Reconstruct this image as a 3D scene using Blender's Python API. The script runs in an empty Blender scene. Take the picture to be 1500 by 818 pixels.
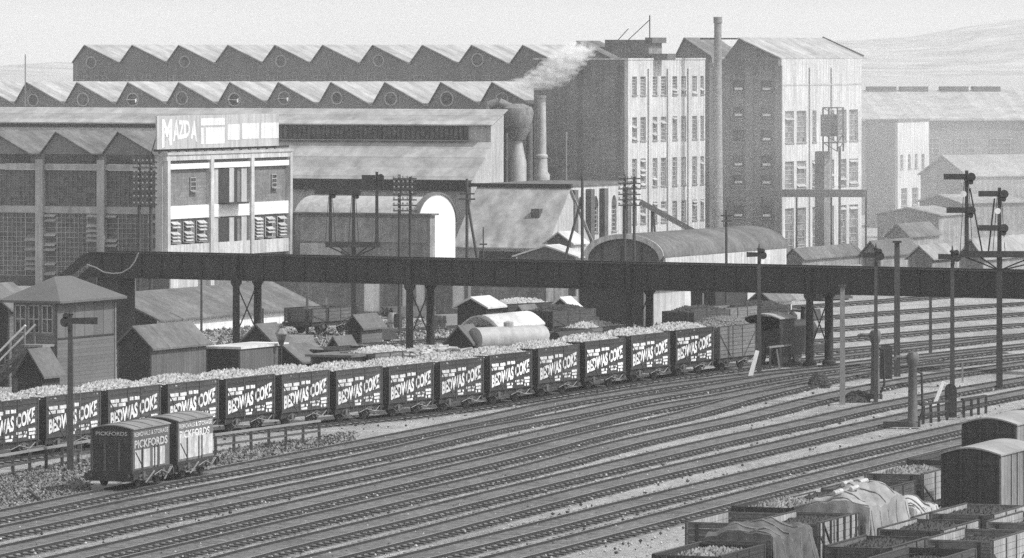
import bpy, math, random
from mathutils import Vector, Matrix
random.seed(7)
R = math.radians
scene = bpy.context.scene
COL = scene.collection

# ------------------------------------------------------------------ camera, world, sun, exposure
K, H, HZ = 8735.0, 19.0, 75.0        # focal length in photo pixels, eye height, horizon row
cam_d = bpy.data.cameras.new('camera')
cam_d.sensor_width = 36.0
cam_d.lens = K / 1500 * 36.0
cam_d.clip_start = 1.0
cam_d.clip_end = 20000
cam_d.shift_y = -(409 - HZ) / 1500.0
cam = bpy.data.objects.new('camera', cam_d)
COL.objects.link(cam)
cam.location = (0, 0, H)
cam.rotation_euler = (R(90), 0, 0)
scene.camera = cam

SUN_EL, SUN_AZ = 47.0, 111.0          # elevation; azimuth from +Y clockwise (east = +X)
w = bpy.data.worlds.new('World'); scene.world = w; w.use_nodes = True
nt = w.node_tree
bg = nt.nodes['Background']
sky = nt.nodes.new('ShaderNodeTexSky'); sky.sky_type = 'NISHITA'; sky.sun_disc = False
sky.sun_elevation = R(SUN_EL); sky.sun_rotation = R(SUN_AZ)
sky.dust_density = 4.0; sky.air_density = 1.0
bw = nt.nodes.new('ShaderNodeRGBToBW')
nt.links.new(sky.outputs[0], bw.inputs[0])
# thin white summer haze high above: brightest at the horizon, clearing towards the zenith
tcw = nt.nodes.new('ShaderNodeTexCoord'); spw = nt.nodes.new('ShaderNodeSeparateXYZ'); nt.links.new(tcw.outputs['Generated'], spw.inputs[0])
mrw = nt.nodes.new('ShaderNodeMapRange'); mrw.interpolation_type = 'SMOOTHSTEP'
mrw.inputs['From Min'].default_value = -.02; mrw.inputs['From Max'].default_value = .9
mrw.inputs['To Min'].default_value = 5.8; mrw.inputs['To Max'].default_value = 1.2; nt.links.new(spw.outputs[2], mrw.inputs['Value'])
nzw = nt.nodes.new('ShaderNodeTexNoise'); nzw.inputs['Scale'].default_value = 9.0; nzw.inputs['Detail'].default_value = 4
mpw = nt.nodes.new('ShaderNodeMapping'); mpw.inputs['Scale'].default_value = (1, 1, 4); nt.links.new(tcw.outputs['Generated'], mpw.inputs[0]); nt.links.new(mpw.outputs[0], nzw.inputs['Vector'])
mnw = nt.nodes.new('ShaderNodeMapRange'); mnw.inputs['To Min'].default_value = .88; mnw.inputs['To Max'].default_value = 1.12; nt.links.new(nzw.outputs['Fac'], mnw.inputs['Value'])
mlw = nt.nodes.new('ShaderNodeMath'); mlw.operation = 'MULTIPLY'; nt.links.new(mrw.outputs[0], mlw.inputs[0]); nt.links.new(mnw.outputs[0], mlw.inputs[1])
adw = nt.nodes.new('ShaderNodeMath'); adw.operation = 'ADD'; nt.links.new(bw.outputs[0], adw.inputs[0]); nt.links.new(mlw.outputs[0], adw.inputs[1])
nt.links.new(adw.outputs[0], bg.inputs[0])
bg.inputs[1].default_value = 0.12
sd = bpy.data.lights.new('sun', 'SUN'); sd.energy = 3.6; sd.angle = R(0.6); sd.color = (1, 1, 1)
so = bpy.data.objects.new('sun', sd); COL.objects.link(so)
ce, az = math.cos(R(SUN_EL)), R(SUN_AZ)
sdir = Vector((math.sin(az) * ce, math.cos(az) * ce, math.sin(R(SUN_EL))))
so.rotation_euler = sdir.to_track_quat('Z', 'Y').to_euler()
scene.view_settings.view_transform = 'Standard'
scene.view_settings.look = 'None'
scene.view_settings.gamma = 1.0
scene.view_settings.exposure = 0.0
scene.view_settings.use_curve_mapping = False
scene.cycles.volume_bounces = 4
scene.cycles.max_bounces = 6
scene.cycles.use_denoising = False

# ------------------------------------------------------------------ photo pixel -> place
def zg(X, Y):                         # the yard dips gently where the coke train stands
    return -0.40 * math.exp(-(((X + 2) / 26) ** 2 + ((Y - 318) / 19) ** 2))
def at(px, py, z=0.0):
    Y = K * (H - z) / (py - HZ)
    for _ in range(6):
        X = (px - 750) / K * Y
        Y = K * (H - z - zg(X, Y)) / (py - HZ)
    X = (px - 750) / K * Y
    return X, Y
def xat(px, Y): return (px - 750) / K * Y
def zat(py, Y): return H - (py - HZ) / K * Y

# ------------------------------------------------------------------ mesh builder
SPLIT = {'end_wall','side_wall','stiffener','concrete_band','pilaster','pier','downpipe','buttress','end_post','side_post','corner_board',
         'approach_stringer','girder_web','flange','back_wall','brace','ladder_stay','white_disc','trestle','white_panel','side_bar',
         'roof_strap','white_band','stay_rod','cradle','painted_panel','side_tank','stringer','duct','trestle_leg','parapet_coping','brick_wall','arched_end_wall','insulator','lashing_rope','newel'}
class MB:
    def __init__(s): s.v = []; s.f = []
    def add(s, vs, fs):
        b = len(s.v); s.v += [tuple(v) for v in vs]; s.f += [tuple(b + i for i in f) for f in fs]; return s
    def box(s, x0, x1, y0, y1, z0, z1):
        if x0 > x1: x0, x1 = x1, x0
        if y0 > y1: y0, y1 = y1, y0
        if z0 > z1: z0, z1 = z1, z0
        return s.add([(x0,y0,z0),(x1,y0,z0),(x1,y1,z0),(x0,y1,z0),(x0,y0,z1),(x1,y0,z1),(x1,y1,z1),(x0,y1,z1)],
              [(0,3,2,1),(4,5,6,7),(0,1,5,4),(1,2,6,5),(2,3,7,6),(3,0,4,7)])
    def beam(s, p, q, w, h, up=(0,0,1), w2=None, h2=None):
        p, q = Vector(p), Vector(q); d = (q - p).normalized(); up = Vector(up)
        if abs(d.dot(up)) > .98: up = Vector((0, 1, 0))
        a = d.cross(up).normalized(); b = a.cross(d)
        w2 = w if w2 is None else w2; h2 = h if h2 is None else h2
        vs = []
        for c, ww, hh in ((p, w, h), (q, w2, h2)):
            for i, j in ((-1,-1),(1,-1),(1,1),(-1,1)): vs.append(c + a * i * ww / 2 + b * j * hh / 2)
        return s.add(vs, [(0,1,2,3),(7,6,5,4),(0,4,5,1),(1,5,6,2),(2,6,7,3),(3,7,4,0)])
    def tube(s, p, q, r0, r1=None, n=10):
        r1 = r0 if r1 is None else r1
        p, q = Vector(p), Vector(q); d = (q - p).normalized()
        up = Vector((0,0,1)) if abs(d.z) < .95 else Vector((1,0,0))
        a = d.cross(up).normalized(); b = a.cross(d); vs = []
        for c, r in ((p, r0), (q, r1)):
            for i in range(n):
                t = 2 * math.pi * i / n; vs.append(c + (a * math.cos(t) + b * math.sin(t)) * r)
        fs = [(i, (i+1) % n, n + (i+1) % n, n + i) for i in range(n)]
        fs += [tuple(range(n))[::-1], tuple(range(n, 2*n))]
        return s.add(vs, fs)
    def lathe(s, prof, cx=0, cy=0, n=14):   # prof: (r, z)
        vs = []
        for r, z in prof:
            for i in range(n):
                t = 2*math.pi*i/n; vs.append((cx + r*math.cos(t), cy + r*math.sin(t), z))
        fs = []
        for k in range(len(prof)-1):
            for i in range(n): fs.append((k*n+i, k*n+(i+1)%n, (k+1)*n+(i+1)%n, (k+1)*n+i))
        fs += [tuple(range(n))[::-1], tuple(range((len(prof)-1)*n, len(prof)*n))]
        return s.add(vs, fs)
    def prism(s, pts, axis, a0, a1):        # polygon of (p, z) pushed along x or y
        n = len(pts)
        if axis == 'x': vs = [(a0, p, z) for p, z in pts] + [(a1, p, z) for p, z in pts]
        else: vs = [(p, a0, z) for p, z in pts] + [(p, a1, z) for p, z in pts]
        fs = [tuple(range(n))[::-1], tuple(range(n, 2*n))] + [(i, (i+1)%n, n+(i+1)%n, n+i) for i in range(n)]
        return s.add(vs, fs)
    def path(s, pts, r, n=6):
        for a, b in zip(pts[:-1], pts[1:]): s.tube(a, b, r, r, n)
        return s
    def chunk(s, x, y, z, r, rng=random):
        vs = [(x + r*rng.uniform(.6,1.2)*a, y + r*rng.uniform(.6,1.2)*b, z + r*rng.uniform(.6,1.1)*c)
              for a, b, c in ((1,0,0),(-1,0,0),(0,1,0),(0,-1,0),(0,0,1),(0,0,-1))]
        return s.add(vs, [(0,2,4),(2,1,4),(1,3,4),(3,0,4),(2,0,5),(1,2,5),(3,1,5),(0,3,5)])
    def islands(s):
        par = list(range(len(s.v)))
        def find(i):
            while par[i] != i: par[i] = par[par[i]]; i = par[i]
            return i
        for f in s.f:
            a = find(f[0])
            for q in f[1:]: par[find(q)] = a
        groups = {}
        for f in s.f: groups.setdefault(find(f[0]), []).append(f)
        out = []
        for fs in groups.values():
            ids = sorted({i for f in fs for i in f}); mp = {o: n for n, o in enumerate(ids)}
            m = MB(); m.v = [s.v[i] for i in ids]; m.f = [tuple(mp[i] for i in f) for f in fs]; out.append(m)
        return out
    def build(s, name, mat, parent=None, smooth=False):
        if name in SPLIT and parent is not None:
            isl = s.islands()
            if len(isl) > 1:
                first = isl[0]._build(name, mat, parent, smooth)
                for m in isl[1:]: m._build(name, mat, parent, smooth)
                return first
        return s._build(name, mat, parent, smooth)
    def _build(s, name, mat, parent=None, smooth=False):
        me = bpy.data.meshes.new(name); me.from_pydata(s.v, [], s.f); me.validate(); me.update()
        import bmesh
        bm = bmesh.new(); bm.from_mesh(me); bmesh.ops.recalc_face_normals(bm, faces=bm.faces); bm.to_mesh(me); bm.free()
        if smooth:
            for p in me.polygons: p.use_smooth = True
            try: me.set_sharp_from_angle(angle=R(40))
            except Exception: pass
        me.materials.append(mat)
        o = bpy.data.objects.new(name, me); COL.objects.link(o)
        if parent is not None: o.parent = parent
        return o

def tag(o, label=None, cat=None, group=None, kind=None):
    if label: o['label'] = label
    if cat: o['category'] = cat
    if group: o['group'] = group
    if kind: o['kind'] = kind
    return o
def empty(name, label, cat, loc, th=None, group=None):
    o = bpy.data.objects.new(name, None); COL.objects.link(o); o.location = loc
    o.empty_display_size = .5
    if th is not None: o.rotation_euler = (0, 0, R(90 - th))
    return tag(o, label, cat, group)
def copy_tree(o, parent=None):
    c = o.copy(); COL.objects.link(c); c.parent = parent
    for ch in list(o.children): copy_tree(ch, c)
    return c

# ------------------------------------------------------------------ materials (all neutral: the photo is black and white)
def mat(name, g, var=.25, scale=3.0, stretch=(1,1,1), rough=.85, bump=0.0, big=.18, bigscale=.35, metallic=0, spec=.3, streak=0.0):
    m = bpy.data.materials.new(name); m.use_nodes = True; t = m.node_tree; N, L = t.nodes, t.links
    b = N['Principled BSDF']; b.inputs['Roughness'].default_value = rough
    b.inputs['Metallic'].default_value = metallic; b.inputs['Specular IOR Level'].default_value = spec
    tc = N.new('ShaderNodeTexCoord'); mp = N.new('ShaderNodeMapping'); mp.inputs['Scale'].default_value = stretch
    L.new(tc.outputs['Object'], mp.inputs[0])
    n1 = N.new('ShaderNodeTexNoise'); n1.inputs['Scale'].default_value = scale; n1.inputs['Detail'].default_value = 5; n1.inputs['Roughness'].default_value = .65
    L.new(mp.outputs[0], n1.inputs['Vector'])
    n2 = N.new('ShaderNodeTexNoise'); n2.inputs['Scale'].default_value = bigscale; n2.inputs['Detail'].default_value = 4
    L.new(tc.outputs['Object'], n2.inputs['Vector'])
    def mr(src, lo, hi):
        k = N.new('ShaderNodeMapRange'); k.inputs['From Min'].default_value = .28; k.inputs['From Max'].default_value = .72
        k.inputs['To Min'].default_value = lo; k.inputs['To Max'].default_value = hi; L.new(src, k.inputs['Value']); return k.outputs[0]
    a = mr(n1.outputs['Fac'], g*(1-var), g*(1+var)); c = mr(n2.outputs['Fac'], 1-big, 1+big)
    mu = N.new('ShaderNodeMath'); mu.operation = 'MULTIPLY'; L.new(a, mu.inputs[0]); L.new(c, mu.inputs[1])
    out = mu.outputs[0]
    if streak:
        m3 = N.new('ShaderNodeMapping'); m3.inputs['Scale'].default_value = (2.2, 2.2, .16); L.new(tc.outputs['Object'], m3.inputs[0])
        n3 = N.new('ShaderNodeTexNoise'); n3.inputs['Scale'].default_value = 1.4; n3.inputs['Detail'].default_value = 4; L.new(m3.outputs[0], n3.inputs['Vector'])
        q = mr(n3.outputs['Fac'], 1-streak, 1+streak*.4)
        m4 = N.new('ShaderNodeMath'); m4.operation = 'MULTIPLY'; L.new(out, m4.inputs[0]); L.new(q, m4.inputs[1]); out = m4.outputs[0]
    L.new(out, b.inputs['Base Color'])
    if bump:
        bp = N.new('ShaderNodeBump'); bp.inputs['Strength'].default_value = bump; bp.inputs['Distance'].default_value = .08
        L.new(n1.outputs['Fac'], bp.inputs['Height']); L.new(bp.outputs[0], b.inputs['Normal'])
    return m
def vary(m, amt):        # every wagon weathered a little differently
    t = m.node_tree; N, L = t.nodes, t.links; b = N['Principled BSDF']; src = b.inputs['Base Color'].links[0].from_socket
    oi = N.new('ShaderNodeObjectInfo'); k = N.new('ShaderNodeMapRange'); k.inputs['To Min'].default_value = 1-amt; k.inputs['To Max'].default_value = 1+amt
    L.new(oi.outputs['Random'], k.inputs['Value']); q = N.new('ShaderNodeMath'); q.operation = 'MULTIPLY'
    L.new(src, q.inputs[0]); L.new(k.outputs[0], q.inputs[1]); L.new(q.outputs[0], b.inputs['Base Color']); return m
def brick_mat(name, g, rowh=.24, bw_=.8, contrast=.25, **kw):
    m = mat(name, g, **kw); t = m.node_tree; N, L = t.nodes, t.links; b = N['Principled BSDF']
    src = b.inputs['Base Color'].links[0].from_socket
    tc = N.new('ShaderNodeTexCoord'); sp = N.new('ShaderNodeSeparateXYZ'); L.new(tc.outputs['Object'], sp.inputs[0])
    ad = N.new('ShaderNodeMath'); ad.operation = 'ADD'; L.new(sp.outputs[0], ad.inputs[0]); L.new(sp.outputs[1], ad.inputs[1])
    cb = N.new('ShaderNodeCombineXYZ'); L.new(ad.outputs[0], cb.inputs[0]); L.new(sp.outputs[2], cb.inputs[1])
    br = N.new('ShaderNodeTexBrick'); br.inputs['Scale'].default_value = 1; br.inputs['Brick Width'].default_value = bw_
    br.inputs['Row Height'].default_value = rowh; br.inputs['Mortar Size'].default_value = .03
    br.inputs['Color1'].default_value = (1,1,1,1); v = 1 - contrast; br.inputs['Color2'].default_value = (v,v,v,1); v = 1 - contrast*.8; br.inputs['Mortar'].default_value = (v,v,v,1)
    L.new(cb.outputs[0], br.inputs['Vector'])
    mx = N.new('ShaderNodeMix'); mx.data_type = 'RGBA'; mx.blend_type = 'MULTIPLY'; mx.inputs[0].default_value = 1
    L.new(src, mx.inputs[6]); L.new(br.outputs['Color'], mx.inputs[7]); L.new(mx.outputs[2], b.inputs['Base Color'])
    return m
def stripe_mat(name, g, axis='z', period=.2, depth=.35, duty=.86, **kw):   # boards: darker joints at a fixed period
    m = mat(name, g, **kw); t = m.node_tree; N, L = t.nodes, t.links; b = N['Principled BSDF']
    src = b.inputs['Base Color'].links[0].from_socket
    tc = N.new('ShaderNodeTexCoord'); sp = N.new('ShaderNodeSeparateXYZ'); L.new(tc.outputs['Object'], sp.inputs[0])
    if axis == 'h':
        ad = N.new('ShaderNodeMath'); ad.operation = 'ADD'; L.new(sp.outputs[0], ad.inputs[0]); L.new(sp.outputs[1], ad.inputs[1]); s0 = ad.outputs[0]
    else: s0 = sp.outputs['xyz'.index(axis)]
    dv = N.new('ShaderNodeMath'); dv.operation = 'DIVIDE'; L.new(s0, dv.inputs[0]); dv.inputs[1].default_value = period
    fr = N.new('ShaderNodeMath'); fr.operation = 'FRACT'; L.new(dv.outputs[0], fr.inputs[0])
    gt = N.new('ShaderNodeMath'); gt.operation = 'GREATER_THAN'; L.new(fr.outputs[0], gt.inputs[0]); gt.inputs[1].default_value = duty
    fl = N.new('ShaderNodeMath'); fl.operation = 'FLOOR'; L.new(dv.outputs[0], fl.inputs[0])
    wn = N.new('ShaderNodeTexWhiteNoise'); wn.noise_dimensions = '1D'; L.new(fl.outputs[0], wn.inputs['W'])
    m1 = N.new('ShaderNodeMath'); m1.operation = 'MULTIPLY_ADD'; L.new(gt.outputs[0], m1.inputs[0]); m1.inputs[1].default_value = -depth; m1.inputs[2].default_value = 1
    m2 = N.new('ShaderNodeMath'); m2.operation = 'MULTIPLY_ADD'; L.new(wn.outputs['Value'], m2.inputs[0]); m2.inputs[1].default_value = .22; m2.inputs[2].default_value = .89
    m3 = N.new('ShaderNodeMath'); m3.operation = 'MULTIPLY'; L.new(m1.outputs[0], m3.inputs[0]); L.new(m2.outputs[0], m3.inputs[1])
    mx = N.new('ShaderNodeMath'); mx.operation = 'MULTIPLY'; L.new(src, mx.inputs[0]); L.new(m3.outputs[0], mx.inputs[1])
    L.new(mx.outputs[0], b.inputs['Base Color'])
    return m
def glass_mat(name, lo, hi, cell=.5, rough=.35):       # factory glazing: every pane its own tone
    m = bpy.data.materials.new(name); m.use_nodes = True; t = m.node_tree; N, L = t.nodes, t.links; b = N['Principled BSDF']
    b.inputs['Roughness'].default_value = rough
    tc = N.new('ShaderNodeTexCoord'); sn = N.new('ShaderNodeVectorMath'); sn.operation = 'SNAP'; sn.inputs[1].default_value = (cell,)*3
    L.new(tc.outputs['Object'], sn.inputs[0]); wn = N.new('ShaderNodeTexWhiteNoise'); L.new(sn.outputs[0], wn.inputs['Vector'])
    mr = N.new('ShaderNodeMapRange'); mr.inputs['To Min'].default_value = lo; mr.inputs['To Max'].default_value = hi
    L.new(wn.outputs['Value'], mr.inputs['Value']); L.new(mr.outputs[0], b.inputs['Base Color'])
    return m

M = {}
M['brick'] = brick_mat('dark_brick', .13, var=.25, scale=5, big=.2, streak=.25)
M['brick2'] = brick_mat('worn_hazed_brick', .21, var=.3, scale=4, big=.25, streak=.3)  # streaked brick, its albedo raised to mimic haze over the far flanks
M['brickJ'] = brick_mat('office_brick', .19, var=.25, scale=5, big=.2, streak=.2)
M['conc'] = mat('pale_concrete', .47, var=.16, scale=2.5, big=.16, streak=.35)
M['conc2'] = mat('grey_concrete', .40, var=.15, scale=3, big=.15, streak=.25)
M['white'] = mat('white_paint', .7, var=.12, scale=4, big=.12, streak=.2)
M['roofl'] = stripe_mat('pale_roofing', .33, axis='x', period=1.1, depth=.12, var=.2, scale=1.6, big=.25, bigscale=.5)
M['roofm'] = stripe_mat('slate_roofing', .125, axis='x', period=.9, depth=.1, var=.3, scale=3, big=.3, bigscale=.5)
M['roofd'] = mat('dark_felt', .11, var=.25, scale=4, big=.25)
M['roofw'] = mat('white_sheet_roofing', .5, var=.2, scale=3, big=.25)
M['gable'] = brick_mat('gable_render', .22, contrast=.15, var=.2, scale=4, big=.15, streak=.2)
M['wood_d'] = stripe_mat('dark_boards', .035, axis='z', period=.2, depth=.4, var=.3, scale=6, big=.3)
M['wood_m'] = stripe_mat('weathered_boards', .12, axis='z', period=.18, depth=.35, var=.25, scale=6, big=.2)
M['wood_v'] = stripe_mat('upright_boards', .095, axis='h', period=.3, depth=.35, var=.25, scale=6, big=.2)
M['iron'] = mat('sooty_iron', .028, var=.4, scale=4, big=.3, rough=.6, spec=.4)
M['girder'] = mat('riveted_girder_plate', .035, var=.5, scale=5, big=.25, rough=.7, streak=.3)
M['post'] = mat('creosoted_post', .06, var=.35, scale=5, stretch=(4,4,.6), big=.2)
M['postl'] = mat('weathered_post', .2, var=.3, scale=5, stretch=(4,4,.6), big=.2)
M['glassd'] = glass_mat('dark_glazing', .02, .10, .45)
M['glassg'] = glass_mat('grimy_glazing', .07, .15, .42, .6)
M['wagon'] = stripe_mat('wagon_planks', .048, axis='z', period=.235, depth=.5, duty=.9, var=.35, scale=5, stretch=(.5,1,2), big=.2)
M['wagon2'] = stripe_mat('grey_wagon_planks', .13, axis='z', period=.235, depth=.5, duty=.9, var=.35, scale=5, stretch=(.5,1,2), big=.2)
M['wagon3'] = stripe_mat('sunlit_pale_wagon_planks', .34, axis='h', period=.33, depth=.45, duty=.9, var=.2, scale=5, big=.2, streak=.3)  # pale plank colour with sunlight on the wagon sides worked into it
M['letter'] = vary(mat('white_lettering', .72, var=.3, scale=6, big=.22, bigscale=1.3, streak=.3), .2)
M['letterdull'] = mat('dull_lettering', .42, var=.35, scale=8, big=.2)
M['hzwall'] = mat('hazed_rendered_wall', .24, var=.3, scale=2, big=.3, streak=.3)  # mid grey wall colour with distance haze put into it
M['hzroof'] = mat('hazed_pale_roof', .26, var=.25, scale=2, big=.3)  # roof tone flattened to imitate haze over the far huts
M['signletter'] = mat('sign_letter_paint', .66, var=.2, scale=2, stretch=(3,1,.4), big=.12, streak=.2)
vary(M['wagon'], .35); vary(M['wagon2'], .3)
M['coke'] = mat('coke_lumps', .34, var=.75, scale=5, big=.15)
M['coal'] = mat('coal_lumps', .05, var=.5, scale=9, big=.15)
M['log'] = mat('scrap_pale', .4, var=.5, scale=6, big=.3)
M['tarp'] = mat('tarpaulin', .27, var=.3, scale=1.6, big=.35, rough=.7, bump=.2)
M['tarpd'] = mat('dark_tarpaulin', .10, var=.4, scale=2.2, big=.35, rough=.55, bump=.3)
M['railside'] = mat('dark_rail_side', .03, var=.3, scale=4)  # rail sides near black, much darker than the polished head
M['pipeg'] = mat('grey_downpipe', .22, var=.2, scale=3)
M['junk'] = mat('mixed_junk', .18, var=.8, scale=3, big=.3)
M['limewash'] = mat('limewashed_wall', .66, var=.1, scale=3, big=.08)
M['sheetp'] = mat('pale_sheet', .42, var=.2, scale=3, big=.3, rough=.8, bump=.2)
M['rail'] = mat('polished_rail', .42, var=.3, scale=.6, rough=.38, metallic=.8)
M['sleeper'] = mat('sleeper_wood', .07, var=.4, scale=6, big=.3)
M['bed'] = mat('oily_ballast', .13, var=.75, scale=4.0, big=.25, bigscale=.12, bump=.9, rough=.95)
M['tank'] = mat('pale_tank_paint', .36, var=.15, scale=3, big=.2, streak=.2, rough=.5)
M['foliage'] = mat('weeds', .19, var=.5, scale=3, big=.3)
M['hill'] = mat('wooded_hillside', .30, var=.55, scale=.03, big=.4, bigscale=.008)

# ground: cinder and ballast with lighter six-foot ways and darker oily patches
def ground_mat():
    m = bpy.data.materials.new('cinder_ground'); m.use_nodes = True; t = m.node_tree; N, L = t.nodes, t.links; b = N['Principled BSDF']
    b.inputs['Roughness'].default_value = .95; b.inputs['Specular IOR Level'].default_value = .15
    tc = N.new('ShaderNodeTexCoord')
    def noise(sc, det, st=(1,1,1), ro=.6, rot=0):
        mp = N.new('ShaderNodeMapping'); mp.inputs['Scale'].default_value = st; mp.inputs['Rotation'].default_value = (0,0,rot); L.new(tc.outputs['Object'], mp.inputs[0])
        n = N.new('ShaderNodeTexNoise'); n.inputs['Scale'].default_value = sc; n.inputs['Detail'].default_value = det; n.inputs['Roughness'].default_value = ro
        L.new(mp.outputs[0], n.inputs['Vector']); return n.outputs['Fac']
    def mr(s, a, c, f0=.3, f1=.7):
        k = N.new('ShaderNodeMapRange'); k.inputs['From Min'].default_value = f0; k.inputs['From Max'].default_value = f1
        k.inputs['To Min'].default_value = a; k.inputs['To Max'].default_value = c; L.new(s, k.inputs['Value']); return k.outputs[0]
    fine = noise(3.2, 8, ro=.8); mid = noise(.5, 4, (1,.35,1), rot=R(-20)); big = noise(.035, 4)
    a = mr(fine, .10, .58); c = mr(mid, .78, 1.2); d = mr(big, .82, 1.18)
    m1 = N.new('ShaderNodeMath'); m1.operation = 'MULTIPLY'; L.new(a, m1.inputs[0]); L.new(c, m1.inputs[1])
    m2 = N.new('ShaderNodeMath'); m2.operation = 'MULTIPLY'; L.new(m1.outputs[0], m2.inputs[0]); L.new(d, m2.inputs[1])
    L.new(m2.outputs[0], b.inputs['Base Color'])
    bp = N.new('ShaderNodeBump'); bp.inputs['Strength'].default_value = .8; bp.inputs['Distance'].default_value = .2
    L.new(fine, bp.inputs['Height']); L.new(bp.outputs[0], b.inputs['Normal'])
    return m
M['ground'] = ground_mat()

# ------------------------------------------------------------------ ground, hills, haze
def grid_axis(edges):
    out = []
    for a, b, st in edges:
        x = a
        while x < b - 1e-6: out.append(x); x += st
    out.append(edges[-1][1]); return out
gx = grid_axis([(-3500,-60,430),(-60,60,4),(60,3500,430)])
gy = grid_axis([(-100,200,75),(200,420,4),(420,6420,500)])
g = MB()
for y in gy:
    for x in gx: g.v.append((x, y, zg(x, y)))
nx = len(gx)
for j in range(len(gy)-1):
    for i in range(nx-1): g.f.append((j*nx+i, j*nx+i+1, (j+1)*nx+i+1, (j+1)*nx+i))
tag(g.build('ground', M['ground']), kind='structure')

def hills():
    m = MB(); rng = random.Random(3); cols = 60; rows = 8
    for j in range(rows + 1):
        y = 4300 + j * 240
        for i in range(cols + 1):
            x = -1500 + i * 50
            s = max(0, min(1, (x + 60) / 700.0))
            h = (3 + 56 * s * s * (3 - 2 * s) + 4 * math.sin(x * .012) + 3 * math.sin(x * .03 + 1)) * math.sin(math.pi * min(1, j / rows * 1.0))
            m.v.append((x, y, h * 1.0 - .5))
    for j in range(rows):
        for i in range(cols):
            a = j*(cols+1)+i; m.f.append((a, a+1, a+cols+2, a+cols+1))
    o = m.build('hills', M['hill'], smooth=True); tag(o, kind='structure')
hills()

HAZE = 0.00014
hz = MB().box(-3600, 3600, -120, 6600, -1.6, 60)
hm = bpy.data.materials.new('haze'); hm.use_nodes = True; t = hm.node_tree
for n in list(t.nodes):
    if n.type != 'OUTPUT_MATERIAL': t.nodes.remove(n)
pv = t.nodes.new('ShaderNodeVolumePrincipled'); pv.inputs['Color'].default_value = (.97,.97,.97,1); pv.inputs['Density'].default_value = HAZE
t.links.new(pv.outputs[0], [n for n in t.nodes if n.type == 'OUTPUT_MATERIAL'][0].inputs['Volume'])
tag(hz.build('haze', hm), 'pale smoky haze over the whole works and yard', 'haze', kind='stuff')

# ------------------------------------------------------------------ text
def text_mesh(body, offset=.03):
    cu = bpy.data.curves.new('text', 'FONT'); cu.body = body; cu.offset = offset; cu.resolution_u = 3
    o = bpy.data.objects.new('text', cu); COL.objects.link(o)
    dg = bpy.context.evaluated_depsgraph_get(); me = bpy.data.meshes.new_from_object(o.evaluated_get(dg))
    vs = [tuple(v.co) for v in me.vertices]; fs = [tuple(p.vertices) for p in me.polygons]
    bpy.data.objects.remove(o); bpy.data.curves.remove(cu); bpy.data.meshes.remove(me)
    x0 = min(v[0] for v in vs); x1 = max(v[0] for v in vs); y0 = min(v[1] for v in vs); y1 = max(v[1] for v in vs)
    return [((v[0]-x0)/(x1-x0), (v[1]-y0)/(y1-y0)) for v in vs], fs
TXT = {}
def put_text(mb, body, fn, offset=.03):     # fn(a, b) -> local 3D point, a and b run 0..1
    if (body, offset) not in TXT: TXT[(body, offset)] = text_mesh(body, offset)
    vs, fs = TXT[(body, offset)]
    mb.add([fn(a, b) for a, b in vs], fs)
def quad_fn(x0, x1, zl0, zl1, zr0, zr1, y):   # on a side facing -y
    return lambda a, b: (x0 + (x1-x0)*a, y, (zl0 + (zl1-zl0)*b)*(1-a) + (zr0 + (zr1-zr0)*b)*a)

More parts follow.
